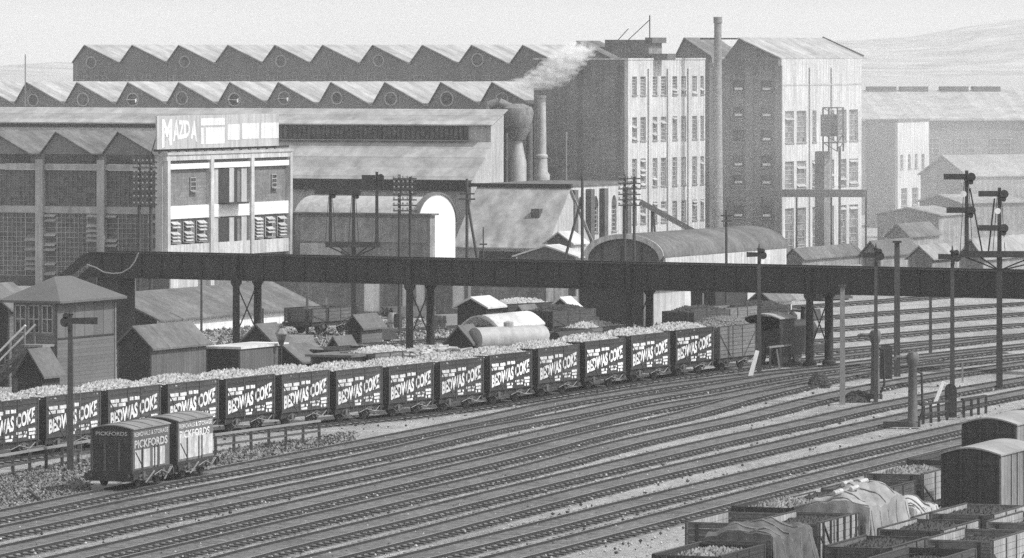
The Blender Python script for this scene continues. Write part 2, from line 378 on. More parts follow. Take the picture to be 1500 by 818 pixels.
# ------------------------------------------------------------------ tracks
def smooth_path(pts, step=2.0):
    n = len(pts); out = []
    P = [Vector(p) for p in pts]; P = [P[0]*2 - P[1]] + P + [P[-1]*2 - P[-2]]
    for i in range(1, n):
        a, b, c, d = P[i-1], P[i], P[i+1], P[i+2]
        m = max(2, int((c - b).length / step))
        for k in range(m):
            t = k / m
            out.append(.5*((2*b) + (c-a)*t + (2*a-5*b+4*c-d)*t*t + (3*b-a-3*c+d)*t**3))
    out.append(P[-2]); return out
def resample(path, step):
    out = []; acc = 0; nxt = 0
    for a, b in zip(path[:-1], path[1:]):
        L = (b - a).length
        while nxt <= acc + L:
            t = (nxt - acc) / L; out.append((a.lerp(b, t), (b - a).normalized())); nxt += step
        acc += L
    return out
TRACKS = {}
def track(key, label, px_pts, bed=True, far=False, lift=0.0):
    world = [Vector(at(px, py)) for px, py in px_pts]
    # extend both ends straight so nothing stops inside a sideways view
    world = [world[0] + (world[0]-world[1]).normalized()*40] + world + [world[-1] + (world[-1]-world[-2]).normalized()*(60 if far else 25)]
    path = smooth_path(world)
    nrm = lambda d: Vector((d.y, -d.x))
    sm = resample(path, 1.2)
    cen = [(p + nrm(d) * .75, d) for p, d in sm]           # measured line is the farther rail
    TRACKS[key] = cen
    root = empty('railway_track', label, 'railway track', (cen[0][0].x, cen[0][0].y, 0), None, 'railway tracks in the yard')
    ox, oy = cen[0][0]
    if bed:
        m = MB(); rng = random.Random(key)
        for i, (c, d) in enumerate(cen):
            q = nrm(d); z = zg(c.x, c.y)
            wob = rng.uniform(-.08, .08)
            for off, zz in ((-1.2+wob, .004+lift), (-1.0, .085+lift), (.86, .088+lift+wob*.1), (.95, .03+lift), (1.2, .02+lift), (1.38+wob, .004+lift)):
                p = c + q * off; m.v.append((p.x-ox, p.y-oy, z + zz))
            if i:
                for k in range(5): a = (i-1)*6+k; m.f.append((a, a+1, a+7, a+6))
        m.build('ballast_bed', M['bed'], root)
    for s in (-1, 1):
        m = MB()
        for i, (c, d) in enumerate(cen):
            q = nrm(d); z = zg(c.x, c.y)
            for off, zz in ((-.075,.05),(-.035,.08),(-.035,.19),(.035,.19),(.035,.08),(.075,.05)):
                p = c + q * (s*.75 + off); m.v.append((p.x-ox, p.y-oy, z + zz + lift))
            if i:
                for k in range(5): a = (i-1)*6+k; m.f.append((a, a+1, a+7, a+6))
        ro = m.build('rail', M['railside'], root); ro.data.materials.append(M['rail'])
        for fi, pl in enumerate(ro.data.polygons):
            if fi % 5 == 2: pl.material_index = 1
    m = MB(); rng = random.Random(key + 'sl')
    for p, d in resample([c for c, d in cen], .76 if not far else 1.0):
        q = nrm(d); z = zg(p.x, p.y) + .006 + lift; hw = rng.uniform(1.26, 1.36); zt = .076 + rng.uniform(-.012, .007)
        a = q * hw; b = d * .125
        cs = [(-a-b), (a-b), (a+b), (-a+b)]
        vs = [(p.x+c.x-ox, p.y+c.y-oy, z) for c in cs] + [(p.x+c.x-ox, p.y+c.y-oy, z+zt) for c in cs]
        m.add(vs, [(0,3,2,1),(4,5,6,7),(0,1,5,4),(1,2,6,5),(2,3,7,6),(3,0,4,7)])
        for s in (1,):                         # cast chairs beside the rail
            for e in (-1, 1):
                e0 = p + q*(s*.75 + e*.13); m.box(e0.x-ox-.07, e0.x-ox+.07, e0.y-oy-.09, e0.y-oy+.09, z+zt-.01, z+zt+.035)
    tag(m.build('sleepers', M['sleeper'], root), kind='stuff')

track('t0', 'upper goods track the removal containers stand on', [(0,753),(195,713),(375,679),(560,643),(750,604),(900,577.5),(1094,551),(1190,541),(1300,528),(1500,507)])
track('t1', 'goods track just below the container siding, joining it by the bridge', [(0,777),(190,737),(375,701),(560,663),(750,622),(900,592),(1010,573),(1125,553),(1200,544)], lift=.004)
track('t2', 'second track below the container siding, curving towards the bridge columns', [(0,806),(190,764),(375,725),(560,686),(750,644),(900,609),(1060,580),(1170,560),(1270,547),(1500,522)])
track('t3', 'third track below the container siding, merging left of the slender posts', [(90,818),(375,752),(560,710),(750,665),(900,629),(1037,596),(1120,575),(1185,560)], lift=.004)
track('ta', 'main line track passing below the dark coal heap and tall thin post', [(200,818),(375,777),(560,734),(750,690),(900,651),(1125,601),(1230,576),(1330,557),(1500,533)])
track('tb', 'main line track running just behind the foot of the water column', [(260,836),(375,806),(560,762),(750,716),(900,680),(1125,629.5),(1230,606),(1340,584),(1500,556)])
track('tc', 'main line track passing immediately in front of the water columns', [(375,838),(560,793),(750,744),(900,706),(1125,654),(1230,630),(1350,604),(1500,574)])
track('td', 'main line track two beyond the sheeted goods wagons', [(560,826),(750,779.7),(900,742),(1125,688),(1300,648),(1500,603)])
track('te', 'nearest running track beside the sheeted goods wagons', [(600,850),(750,812),(900,773.5),(1125,715),(1300,671),(1500,624)])
# the tracks beyond the bridge, curving off to the right
for i, (l, r, lab) in enumerate(((448,428,'farthest pale track beyond the bridge girder'),(466,446,'second farthest track beyond the bridge girder'),
        (484,461,'far track passing behind the slender post beyond the bridge'),(500,477,'track crossing behind the thick leaning signal post'),
        (516,492,'track just beyond the bridge columns at right'))):
    track('f%d' % i, lab, [(1060, l+9), (1210, l), (1350, (l+r)/2-.5), (1500, r), (1640, r-5)], far=True)

# the coke train's own line
def P(k): return Vector((-22 + 2.49*k + .0085*k*k, 277 + 5.55*k))
def Pd(k): return Vector((2.49 + .017*k, 5.55)).normalized()
def train_track():
    pts = []
    for k in (-6,-3,0,3,6,9,12,15,17,20):
        p, d = P(k), Pd(k); n = Vector((d.y, -d.x)); p = p - n*(1.18) ; pts.append(p - n*.75)
    global at
    keep = at; at = lambda px, py, z=0: (px, py)
    track('train', 'goods track under the long row of coke wagons', [tuple(p) for p in pts])
    at = keep
train_track()

# ------------------------------------------------------------------ wagons (local x along the train, y to the left, -y side faces the sun)
def make_underframe(root, L, W, n=1, zb=.95, wheels=True):
    h = L/2; w = W/2
    MB().box(-h, h, -w+.12, -w+.24, zb-.28, zb-.02).box(-h, h, w-.24, w-.12, zb-.28, zb-.02).box(-h-.02, -h+.14, -w+.03, w-.03, zb-.31, zb-.021).box(h-.14, h+.02, -w+.03, w-.03, zb-.31, zb-.021)\
        .box(-.1, .1, -w+.25, w-.25, zb-.25, zb-.03).build('underframe', M['iron'], root)
    for sx in (-1, 1):
        for sy in (-1, 1):
            m = MB(); cx, cy, r = sx*(h-1.3), sy*.75, .46
            m.tube((cx, cy-.06, r+.19-.0), (cx, cy+.06, r+.19), r, r, 18)
            m.tube((cx, cy-.08*sy, r+.19), (cx, cy+.2*sy, r+.19), .09, .09, 8)
            wl = m.build('wheel', M['iron'], root)
            mm = MB()
            for q in range(4):
                a = q*math.pi/4; ca, sa = math.cos(a)*.4, math.sin(a)*.4
                mm.beam((cx-ca, cy+.075*sy, r+.19-sa), (cx+ca, cy+.075*sy, r+.19+sa), .05, .03, up=(0,1,0))
            mm.build('spoke_set', M['rimd'], wl)
            g_ = MB().box(cx-.13, cx+.13, sy*(w-.22), sy*(w-.02), .58, .84)      # axle box, horn guides and spring
            g_.beam((cx-.42, sy*(w-.12), zb-.3), (cx-.1, sy*(w-.12), .5), .06, .05).beam((cx+.42, sy*(w-.12), zb-.3), (cx+.1, sy*(w-.12), .5), .06, .05)
            g_.beam((cx-.45, sy*(w-.1), zb-.2), (cx, sy*(w-.1), zb-.06), .08, .06).beam((cx+.45, sy*(w-.1), zb-.2), (cx, sy*(w-.1), zb-.06), .08, .06)
            g_.build('axle_guard', M['rimd'], root)
            b_ = MB().tube((sx*h, sy*.87, zb-.12), (sx*(h+.22), sy*.87, zb-.12), .1, .07, 8).tube((sx*(h+.22), sy*.87, zb-.12), (sx*(h+.4), sy*.87, zb-.12), .04, .04, 8).tube((sx*(h+.4), sy*.87, zb-.12), (sx*(h+.44), sy*.87, zb-.12), .17, .17, 12)
            b_.build('buffer', M['iron'], root)
    MB().path([(.1, -w+.05, .62), (.9, -w+.02, .78), (h-.9, -w-.03, .6), (h-.35, -w-.03, .86)], .022, 5).build('brake_lever', M['lever'], root)
M['rimd'] = mat('greasy_ironwork', .09, var=.5, scale=6, big=.2, rough=.5)
M['lever'] = mat('worn_lever', .2, var=.3, scale=6, rough=.5)
M['inside'] = mat('wagon_inside', .04, var=.3, scale=4)

def open_wagon(name, label, cat, L, W, zb, zt, bodymat, group=None, planks=True, ironmat=None):
    root = empty(name, label, cat, (0,0,0), 25, group); h, w = L/2, W/2; th = .08
    im = ironmat or M['wagiron']
    m = MB(); n = max(1, round((zt-zb)/.235)); ph = (zt-zb)/n
    for i in range(n):
        z0, z1 = zb + i*ph + .008, zb + (i+1)*ph - .008; j = .006*(i % 2)
        m.box(-h, h, -w+j, -w+th, z0, z1).box(-h, h, w-th, w-j, z0, z1)
    m.build('side_planks', bodymat, root)
    m = MB()
    for i in range(n):
        z0, z1 = zb + i*ph + .008, zb + (i+1)*ph - .008
        m.box(-h+.005, -h+th, -w+th+.004, w-th-.004, z0, z1).box(h-th, h-.005, -w+th+.004, w-th-.004, z0, z1)
    m.box(-h+th, h-th, -w+th+.005, w-th-.005, zb, zb+.05)
    m.build('end_planks', bodymat if bodymat is not M['wagon3'] else M['wagon2'], root)  # pale wagons get darker end planks, imitating shaded ends
    m = MB()
    for s in (-1, 1):
        y = s*w; o = s*.025
        for x in (-h+.05, h-.05): m.box(x-.06, x+.06, y-.002*s, y+o, zb-.02, zt)
        for x in (-.68, .68): m.box(x-.035, x+.035, y-.002*s, y+o, zb-.18, zt-.03)
        for x in (-.9, .9): m.beam((x, y+o*.6, zb), (math.copysign(h-.16, x), y+o*.6, zt-.5), .07, .02, up=(0,1,0))
        for yy in (-.75, .75): m.box(s*h-.002*s, s*(h+.11), yy-.07, yy+.07, zb-.25, zt-.05)
        m.box(-h, h, y-.09*s, y+.01*s, zt-.006, zt+.03)
    m.build('iron_strapping', im, root)
    make_underframe(root, L, W, zb=zb)
    return root
M['wagiron'] = mat('wagon_ironwork', .05, var=.3, scale=5, rough=.55)

CW_L, CW_W, CW_B, CW_T = 5.35, 2.4, .95, 2.88
def coke_letters(root):
    L, hgt, y = CW_L, CW_T-CW_B, -CW_W/2-.012
    X = lambda f: -L/2 + f*L
    Z = lambda f: CW_T - f*hgt
    m = MB()
    put_text(m, 'BEDWAS', quad_fn(X(.05), X(.56), Z(.90), Z(.55), Z(.72), Z(.35), y), .04)
    put_text(m, 'COKE', quad_fn(X(.60), X(.935), Z(.68), Z(.34), Z(.57), Z(.19), y), .04)
    rng = random.Random(5)
    def row(f0, f1, t, b, n):                  # the small lines are past reading: letter-sized strokes
        f = f0
        while f < f1 - .012:
            ww = rng.uniform(.02, .04)
            if rng.random() > .1: m.add([(X(f), y, Z(b)), (X(min(f1,f+ww)), y, Z(b)), (X(min(f1,f+ww)), y, Z(t+rng.uniform(0,.015))), (X(f), y, Z(t))], [(0,1,2,3)])
            f += ww + .0015
    row(.05, .38, .23, .32, 0); row(.05, .36, .335, .42, 0); row(.41, .60, .21, .30, 0)
    row(.40, .545, .82, .885, 0); row(.41, .54, .905, .965, 0)
    row(.60, .79, .76, .82, 0); row(.62, .78, .84, .9, 0)
    row(.82, .945, .70, .77, 0); row(.83, .94, .79, .86, 0); row(.82, .93, .88, .95, 0)
    m.build('painted_lettering', M['letter'], root)
def heap_mesh(L, W, z0, hgt, n, rng, r=(.05,.19), name='h'):
    m = MB(); nxx, nyy = 18, 9
    hf = lambda a, b: hgt*(max(0, 1-abs(a)**3.0)*max(0, 1-abs(b)**2.4))**.8
    for j in range(nyy+1):
        for i in range(nxx+1):
            a, b = i/nxx*2-1, j/nyy*2-1
            m.v.append((a*L/2, b*W/2, z0 + hf(a,b) + rng.uniform(-.03,.03)))
    for j in range(nyy):
        for i in range(nxx):
            q = j*(nxx+1)+i; m.f.append((q, q+1, q+nxx+2, q+nxx+1))
    for _ in range(n):
        a, b = rng.uniform(-1,1), rng.uniform(-1,1)
        m.chunk(a*L/2*.98, b*W/2*.97, z0 + hf(a,b) + .01, rng.uniform(*r), rng)
    return m
coke_proto = open_wagon('coke_wagon', 'x', 'coke wagon', CW_L, CW_W, CW_B, CW_T, M['wagon'], 'coke wagons in the long train')
coke_letters(coke_proto)
heaps = [heap_mesh(CW_L-.16, CW_W-.16, CW_T-.12, .36, 650, random.Random(40+i)).build('coke_load', M['coke']) for i in range(4)]
where = ['cut off by the left edge of the photo', 'crossed by the left semaphore post', 'between the semaphore post and the leading container roof', 'right behind the roof of the farther container',
 'behind the left end of the short trestle fence', 'behind the right end of the short trestle fence', 'just clear of the short trestle fence, its brake lever showing',
 'with a pale bent brake lever, second clear of the fence', 'left of the dark oval tank end, near the middle of the train', 'below the pale horizontal tank', 'in front of the left end of the dark timber shed',
 'in front of the right end of the dark timber shed', 'in front of the pale lean-to store', 'last lettered one before the plain wagon']
used_h = set()
def place_on_line(o, k, z=0.0):
    c, d = P(k - .44), Pd(k - .44); n = Vector((d.y, -d.x)); c = c - n*(CW_W/2)
    o.location = (c.x, c.y, zg(c.x, c.y) + z); o.rotation_euler = (0, 0, math.atan2(d.y, d.x))
for k in range(-1, 14):
    o = coke_proto if k == -1 else copy_tree(coke_proto)
    i = max(k, 0)
    o['label'] = 'BEDWAS COKE wagon ' + (where[k] if k >= 0 else 'wholly beyond the left end')
    place_on_line(o, k)
    q = random.randrange(4)
    hp = heaps[q] if q not in used_h else heaps[q].copy()
    if q in used_h: COL.objects.link(hp)
    used_h.add(q)
    place_on_line(hp, k)
    tag(hp, 'coke load ' + (where[k] if k >= 0 else 'beyond the left edge of the photo'), 'coke load', 'coke heaped in the wagons')
    if random.random() < .5: hp.rotation_euler.z += math.pi
    hp.scale.z = 1.0
for q in range(4):
    if q not in used_h: bpy.data.objects.remove(heaps[q])
pw = open_wagon('plain_wagon', 'plain grey open wagon without lettering at the right end of the coke train', 'goods wagon', 5.3, 2.4, .95, 2.8, M['wagon2'])
place_on_line(pw, 14)
o = heap_mesh(5.1, 2.2, 2.7, .5, 650, random.Random(9)).build('coal_load', M['cokeD'] if 'cokeD' in M else mat('mixed_slack', .16, var=.6, scale=8)); place_on_line(o, 14)
tag(o, 'darker slack heaped in the plain grey wagon', 'coal load')

# tank engine at the right end of the train
def engine():
    root = empty('tank_locomotive', 'sooty dark tank locomotive between the plain wagon and the bridge columns', 'locomotive', (0,0,0), 25)
    c, d = P(15.15), Pd(15); n = Vector((d.y,-d.x)); c = c - n*1.2
    root.location = (c.x, c.y, zg(c.x, c.y)); root.rotation_euler = (0,0,math.atan2(d.y,d.x))
    MB().box(-3.6,3.6,-1.15,1.15,.75,1.1).build('footplate', M['iron'], root)
    MB().box(-3.4,1.6,-1.18,-.6,1.1,2.35).box(-3.4,1.6,.6,1.18,1.1,2.35).build('side_tank', M['iron'], root)
    MB().tube((-1.2,0,2.0),(3.3,0,2.0),.66,.66,18).build('boiler', M['iron'], root, True)
    MB().lathe([(.2,2.5),(.17,3.3),(.24,3.35),(.24,3.42)], 2.7, 0).build('chimney', M['iron'], root)
    MB().lathe([(.3,2.5),(.3,2.95),(.15,3.12),(.02,3.15)], 1.0, 0).build('dome', M['iron'], root)
    c_ = MB().box(-3.5,-1.3,-1.15,-1.08,1.1,2.95).box(-3.5,-1.3,1.08,1.15,1.1,2.95).box(-1.38,-1.3,-1.08,1.08,1.1,2.95).box(-3.5,-3.42,-1.08,1.08,1.1,2.2)
    c_.build('cab', M['iron'], root)
    pts = [(-1.25+2.5*i/8, 2.95+.28*math.sin(math.pi*i/8)) for i in range(9)]
    MB().prism(pts + [(p,z-.06) for p,z in pts[::-1]], 'x', -3.7, -1.1).build('cab_roof', M['tank'], root)
    for x in (-2,0,2):
        for s in (-1,1): MB().tube((x,s*.8,.62),(x,s*.68,.62),.6,.6,18).build('wheel', M['rimd'], root)
    for x in (-1, 1):
        for s in (-1, 1): MB().tube((x*3.6, s*.87, .95), (x*4.0, s*.87, .95), .16, .16, 10).build('buffer', M['iron'], root)
engine()

# ------------------------------------------------------------------ two removal containers on flat wagons
def container(px, Y, th, label, end_text, white):
    L, W = 4.5, 1.95; zb, ze, zc = .93, 2.72, 2.90
    root = empty('container_wagon', label, 'container wagon', (0,0,0), th, 'removal containers on flat wagons')
    s, c = math.sin(R(th)), math.cos(R(th))
    X = xat(px, Y)
    # near right-hand corner of the box stands at the given pixel column; local origin at the centre
    cx = X + s*L/2 - c*W/2; cy = Y + c*L/2 + s*W/2
    root.location = (cx, cy, zg(cx, cy)); h, w = L/2, W/2
    MB().box(-h, h, -w, -w+.06, zb, ze).box(-h, h, w-.06, w, zb, ze).build('side_wall', M['cont'] if not white else M['contw'], root)
    pts = [(-w+2*w*i/10, ze-.002+(zc-ze)*math.sin(math.pi*i/10)) for i in range(11)]
    e = MB()
    e.prism([(-w+.062, zb), (w-.062, zb)] + [(p*.93, z-.02) for p, z in pts[::-1]], 'x', -h+.01, -h+.07)
    e.prism([(-w+.062, zb), (w-.062, zb)] + [(p*.93, z-.02) for p, z in pts[::-1]], 'x', h-.07, h-.01)
    e.build('end_wall', M['contd'], root)
    m = MB()
    for yy in (-.33, .33): m.box(-h-.03, -h+.008, yy-.04, yy+.04, zb, ze-.5)
    for yy in (-w+.05, w-.05): m.box(-h-.035, -h+.008, yy-.05, yy+.05, zb, ze)
    m.build('end_post', M['cont'], root)
    MB().box(-h-.02, -h+.009, -w+.1, w-.1, zb+1.12, zb+1.17).build('door_rail', M['iron'], root)
    pts2 = [(p*1.05, z+.02) for p, z in pts]
    MB().prism(pts2 + [(p, z-.05) for p, z in pts2[::-1]], 'x', -h-.07, h+.07).build('roof', M['controof'], root, True)
    m = MB()
    for x in (-h+.8, 0.05, h-.8):
        q = [(p, z+.025) for p, z in pts2]
        m.prism(q + [(p, z-.03) for p, z in q[::-1]], 'x', x-.03, x+.03)
    m.build('roof_strap', M['postl'], root)
    m = MB(); y = -w-.012
    if white:
        m.box(-h+.15, h-1.55, y, -w+.002, zb+.1, zb+1.18); m.box(h-1.4, h-.05, y, -w+.002, zb+.12, zb+1.0)
    else:
        for a, b in ((-h+.2,-h+.95),(-h+1.25,-h+2.05),(-h+2.4,-h+3.0),(-h+3.3,-h+3.9)): m.box(a, b, y, -w+.002, zb+.08, zb+.86)
    m.build('white_panel', M['contp'], root)
    m = MB()
    put_text(m, 'REMOVALS & STORAGE', quad_fn(-h+.12, h-.2, zb+1.44, zb+1.64, zb+1.44, zb+1.64, -w-.016), .02)
    if white: put_text(m, 'PICKFORDS', quad_fn(-h+.12, h-.5, zb+1.0, zb+1.34, zb+1.0, zb+1.34, -w-.02), .03)
    else: put_text(m, 'PICKFORDS', quad_fn(-h+.12, h-.3, zb+.94, zb+1.3, zb+.94, zb+1.3, -w-.02), .03)
    put_text(m, end_text, lambda a, b: (-h-.045, (w-.25) - (2*w-.5)*a*(1 if len(end_text) > 4 else .5), ze-.28+.17*b), .02)
    m.build('painted_lettering', M['letter'] if white else M['letterdull'], root)
    bars = MB()
    for x in (-h+1.1, .35, h-1.5): bars.box(x-.06, x+.06, -w-.03, -w+.003, zb, zb+1.0)
    bars.beam((-h+.25, -w-.02, zb+.8), (-h+1.2, -w-.02, zb+.05), .04, .03, up=(0,1,0))
    bars.build('side_bar', M['iron'], root)
    MB().box(-h-.25, h+.25, -w-.05, w+.05, zb-.13, zb-.003).build('wagon_deck', M['iron'], root)
    make_underframe(root, L+.5, W+.3, zb=zb-.11)
    m = MB().beam((-1.0,-w-.1,.35),(.1,-w-.1,.8),.05,.04).beam((h-.9,-w-.1,.35),(h-.1,-w-.1,.85),.05,.04)
    m.build('brace', M['lever'], root)
    return root
M['cont'] = mat('container_paint', .10, var=.25, scale=4, big=.2, streak=.2)
M['contw'] = mat('container_paint_lighter', .14, var=.25, scale=4, big=.2)
M['contd'] = stripe_mat('container_end_boards', .055, axis='z', period=.15, depth=.3, var=.3, scale=5, big=.2)  # end boards coloured darker than the sides to imitate their shade
M['controof'] = mat('container_canvas_roof', .20, var=.35, scale=3, stretch=(2,.6,1), big=.25)
M['contp'] = mat('scuffed_white_panel', .5, var=.3, scale=3, big=.25, streak=.45)
container(195, 256.5, 17, 'nearer removal container marked PICKFORDS with its dark doors facing left', 'PICKFORDS', False)
container(261, 262.2, 17, 'farther removal container marked PICKFORDS with whiter side panels', '201', True)

# ------------------------------------------------------------------ the yard of goods wagons, bottom right
YT = 19.5
ys, yc = math.sin(R(YT)), math.cos(R(YT))
def yard_place(root, X, Y, L, W, right=True):     # corner = near end, right or left side
    if right: cx = X + ys*L/2 - yc*W/2; cy = Y + yc*L/2 + ys*W/2
    else: cx = X + ys*L/2 + yc*W/2; cy = Y + yc*L/2 - ys*W/2
    root.location = (cx, cy, 0); root.rotation_euler = (0, 0, R(90-YT))
def on_line(X0, Y0, px):                           # where the line through (X0,Y0) crosses a pixel column
    k = (px-750)/K; u = (k*Y0 - X0)/(ys - k*yc); return X0 + ys*u, Y0 + yc*u
def yard_track(key, label, X0, Y0, off):
    pts = []
    for u in (-60, -20, 20, 60, 110):
        X, Y = X0 + ys*u, Y0 + yc*u; pts.append((X + yc*off - yc*.75, Y - ys*off + ys*.75))
    global at
    keep = at; at = lambda px, py, z=0: (px, py); track(key, label, pts, lift=-.0); at = keep
# B: right-hand side plane through this point; C, D nearer; A farther
BX, BY = 10.77, 209.0
AX, AY = 10.2-3.65*yc, 209+3.65*ys
CX, CY = BX + 3.45*yc, BY - 3.45*ys
DX, DY = BX + 6.9*yc, BY - 6.9*ys
yard_track('ya', 'siding under the far line of low goods wagons', AX, AY, -1.2)
yard_track('yb', 'siding under the sheeted wagons and covered van', BX, BY, -1.2)
yard_track('yc', 'siding under the coal wagons at the bottom right', CX, CY, -1.2)
yard_track('yd', 'siding nearest the bottom right corner', DX, DY, -1.2)
def yard_wagon(px, X0, Y0, zt, bm, label, L=5.0, W=2.4):
    X, Y = on_line(X0, Y0, px)
    r = open_wagon('goods_wagon', label, 'goods wagon', L, W, 1.0, zt, bm, 'goods wagons in the sidings')
    yard_place(r, X, Y, L, W); return r
def load_in(root, hgt, m, label, name='coal_load', cat='coal load', L=4.8, W=2.2, z=None, n=500, r=(.06,.16)):
    z = z if z is not None else 1.6
    o = heap_mesh(L, W, z, hgt, n, random.Random(label), r).build(name, m)
    o.location = root.location; o.rotation_euler = root.rotation_euler; tag(o, label, cat, 'loads in the sidings'); return o
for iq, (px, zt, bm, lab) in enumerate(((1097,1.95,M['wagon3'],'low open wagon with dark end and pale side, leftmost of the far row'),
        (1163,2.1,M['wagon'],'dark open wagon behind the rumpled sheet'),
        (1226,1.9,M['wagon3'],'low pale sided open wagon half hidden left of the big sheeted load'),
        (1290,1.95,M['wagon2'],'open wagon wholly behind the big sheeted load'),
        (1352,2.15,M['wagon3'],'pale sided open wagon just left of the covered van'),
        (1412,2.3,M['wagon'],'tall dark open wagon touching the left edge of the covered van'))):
    r = yard_wagon(px, AX, AY, zt, bm, lab)
    if iq in (1, 2, 4): load_in(r, .35, M['junk'] if iq != 2 else M['coal'], 'scrap in the ' + lab, 'scrap_load', 'scrap load', z=zt-.3, n=420, r=(.05,.15))
B0 = yard_wagon(1056, BX, BY, 2.2, M['wagon'], 'long dark open wagon at the bottom edge, leftmost of the middle row')
B1 = yard_wagon(1128, BX, BY, 2.25, M['wagon2'], 'wagon under the rumpled dark sheet beside the white barred wagon')
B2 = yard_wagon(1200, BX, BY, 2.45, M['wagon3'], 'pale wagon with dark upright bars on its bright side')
B3 = yard_wagon(1272, BX, BY, 2.2, M['wagon2'], 'wagon under the tall smooth sheeted load')
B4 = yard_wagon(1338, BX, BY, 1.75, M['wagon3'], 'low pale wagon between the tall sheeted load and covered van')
load_in(B4, .35, M['junk'], 'pale timber and scrap in the low wagon left of the covered van', 'scrap_load', 'scrap load', z=1.5, n=160, r=(.1,.3))
m = MB()
for x in (-2.0,-1.1,-.25,.6,1.4,2.1): m.box(x-.09, x+.09, -1.235, -1.19, 1.0, 2.44)
m.beam((-1.9,-1.225,2.3),(-.5,-1.225,1.1),.07,.03,up=(0,1,0)); m.build('side_bar', M['iron'], B2)
load_in(B0, .3, M['junk'], 'broken scrap in the dark wagon at the bottom edge', 'scrap_load', 'scrap load', z=1.85, n=420, r=(.05,.15))
load_in(B2, .2, M['coal'], 'dark load level with the top of the pale barred wagon', z=2.1)
def tarp(root, L, W, z0, hgt, mt, label, fold, seed, peak=0.0, skirt=.9):
    fold *= 1.5
    rng = random.Random(seed); m = MB(); nu, nv = 44, 36
    ph = [rng.uniform(0, 6.28) for _ in range(8)]
    for j in range(nv+1):
        b = j/nv*2-1
        for i in range(nu+1):
            a = i/nu*2-1
            ea, eb = max(abs(a)-.82, 0)/.18, max(abs(b)-.72, 0)/.28
            x = max(-1, min(1, a/.82))*L/2; y = max(-1, min(1, b/.72))*W/2
            top = hgt*(1-.75*abs(max(-1,min(1,b/.72)))**1.7)*(1-.25*abs(max(-1,min(1,a/.82)))**3) + peak*math.exp(-((a-.3)/.35)**2)
            top += .07*math.sin(5*a+3*b+ph[0]) + .06*math.sin(9*b-4*a+ph[1]) + .04*math.sin(17*a+ph[2]+4*b)
            drop = skirt*max(ea, eb)
            fl = fold*(math.sin(15*a+ph[3]+2*math.sin(5*a))*eb + math.sin(17*b+ph[4])*ea)
            z = z0 + max(top, -.05)*(1-max(ea,eb)*.3) - drop + .05*math.sin(23*a+ph[5])*eb
            x += (math.copysign(.1+fl*.8, a)*min(1,ea)) if ea else 0; y += (math.copysign(.1+fl, b)*min(1,eb)) if eb else 0
            m.v.append((x, y, z))
    for j in range(nv):
        for i in range(nu): q = j*(nu+1)+i; m.f.append((q, q+1, q+nu+2, q+nu+1))
    for v_ in range(len(m.v)):
        x, y, z = m.v[v_]; q = abs((x*1.3 + y*.9 + ph[6]) % 1.1 - .55) + abs((x*.8 - y*1.7 + ph[7]) % .9 - .45)
        m.v[v_] = (x, y, z + .11*q - .05)
    o = m.build('wagon_sheet', mt, smooth=False); o.location = root.location; o.rotation_euler = root.rotation_euler
    sol = o.modifiers.new('thick', 'SOLIDIFY'); sol.thickness = .03
    tag(o, label, 'tarpaulin', 'sheets over wagon loads')
    rm = MB()
    for i in range(5, nu, 8):
        pts_ = [(m.v[j*(nu+1)+i][0], m.v[j*(nu+1)+i][1], m.v[j*(nu+1)+i][2]+.03) for j in range(0, nv+1, 2)]; rm.path(pts_, .025, 5)
    rm.build('lashing_rope', M['postl'], o); return o
tarp(B1, 4.7, 2.5, 2.3, .35, M['tarpd'], 'rumpled dark sheet in deep folds over the wagon at the bottom edge', .16, 3, skirt=1.2)
tarp(B3, 5.0, 2.5, 2.35, .62, M['tarp'], 'tall smooth pale grey sheet bulging over its load', .12, 8, peak=.28, skirt=1.1)
rp = MB()
for x, y, z, l in ((-1.3,.2,2.98,.5),(-.6,-.2,3.08,.4),(.3,.3,3.2,.6),(.9,-.1,3.22,.4)):
    rp.tube((x-l,y+.1,z),(x,y-.05,z+.06),.09,.09,7).tube((x,y-.05,z+.05),(x+l,y+.12,z+.02),.09,.07,7)
tarp(B4, 3.2, 2.0, 1.75, .45, M['sheetp'], 'small pale crumpled sheet on the low wagon left of the covered van', .08, 21, skirt=.4)
o = rp.build('rope_bundle', M['log']); o.location = B3.location; o.rotation_euler = B3.rotation_euler; tag(o, 'pale rope bundles on top of the tall sheeted load', 'rope')
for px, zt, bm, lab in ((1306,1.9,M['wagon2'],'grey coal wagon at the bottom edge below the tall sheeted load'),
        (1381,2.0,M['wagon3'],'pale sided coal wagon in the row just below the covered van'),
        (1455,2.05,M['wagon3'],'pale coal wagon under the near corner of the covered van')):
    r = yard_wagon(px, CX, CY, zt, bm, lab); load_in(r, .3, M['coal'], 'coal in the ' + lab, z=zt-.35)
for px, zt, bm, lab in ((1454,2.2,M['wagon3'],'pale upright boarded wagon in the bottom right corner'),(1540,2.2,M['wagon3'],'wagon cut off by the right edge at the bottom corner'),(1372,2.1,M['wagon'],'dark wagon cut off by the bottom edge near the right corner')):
    r = yard_wagon(px, DX, DY, zt, bm, lab); load_in(r, .25, M['coal'], 'small coal in the ' + lab, z=zt-.5)
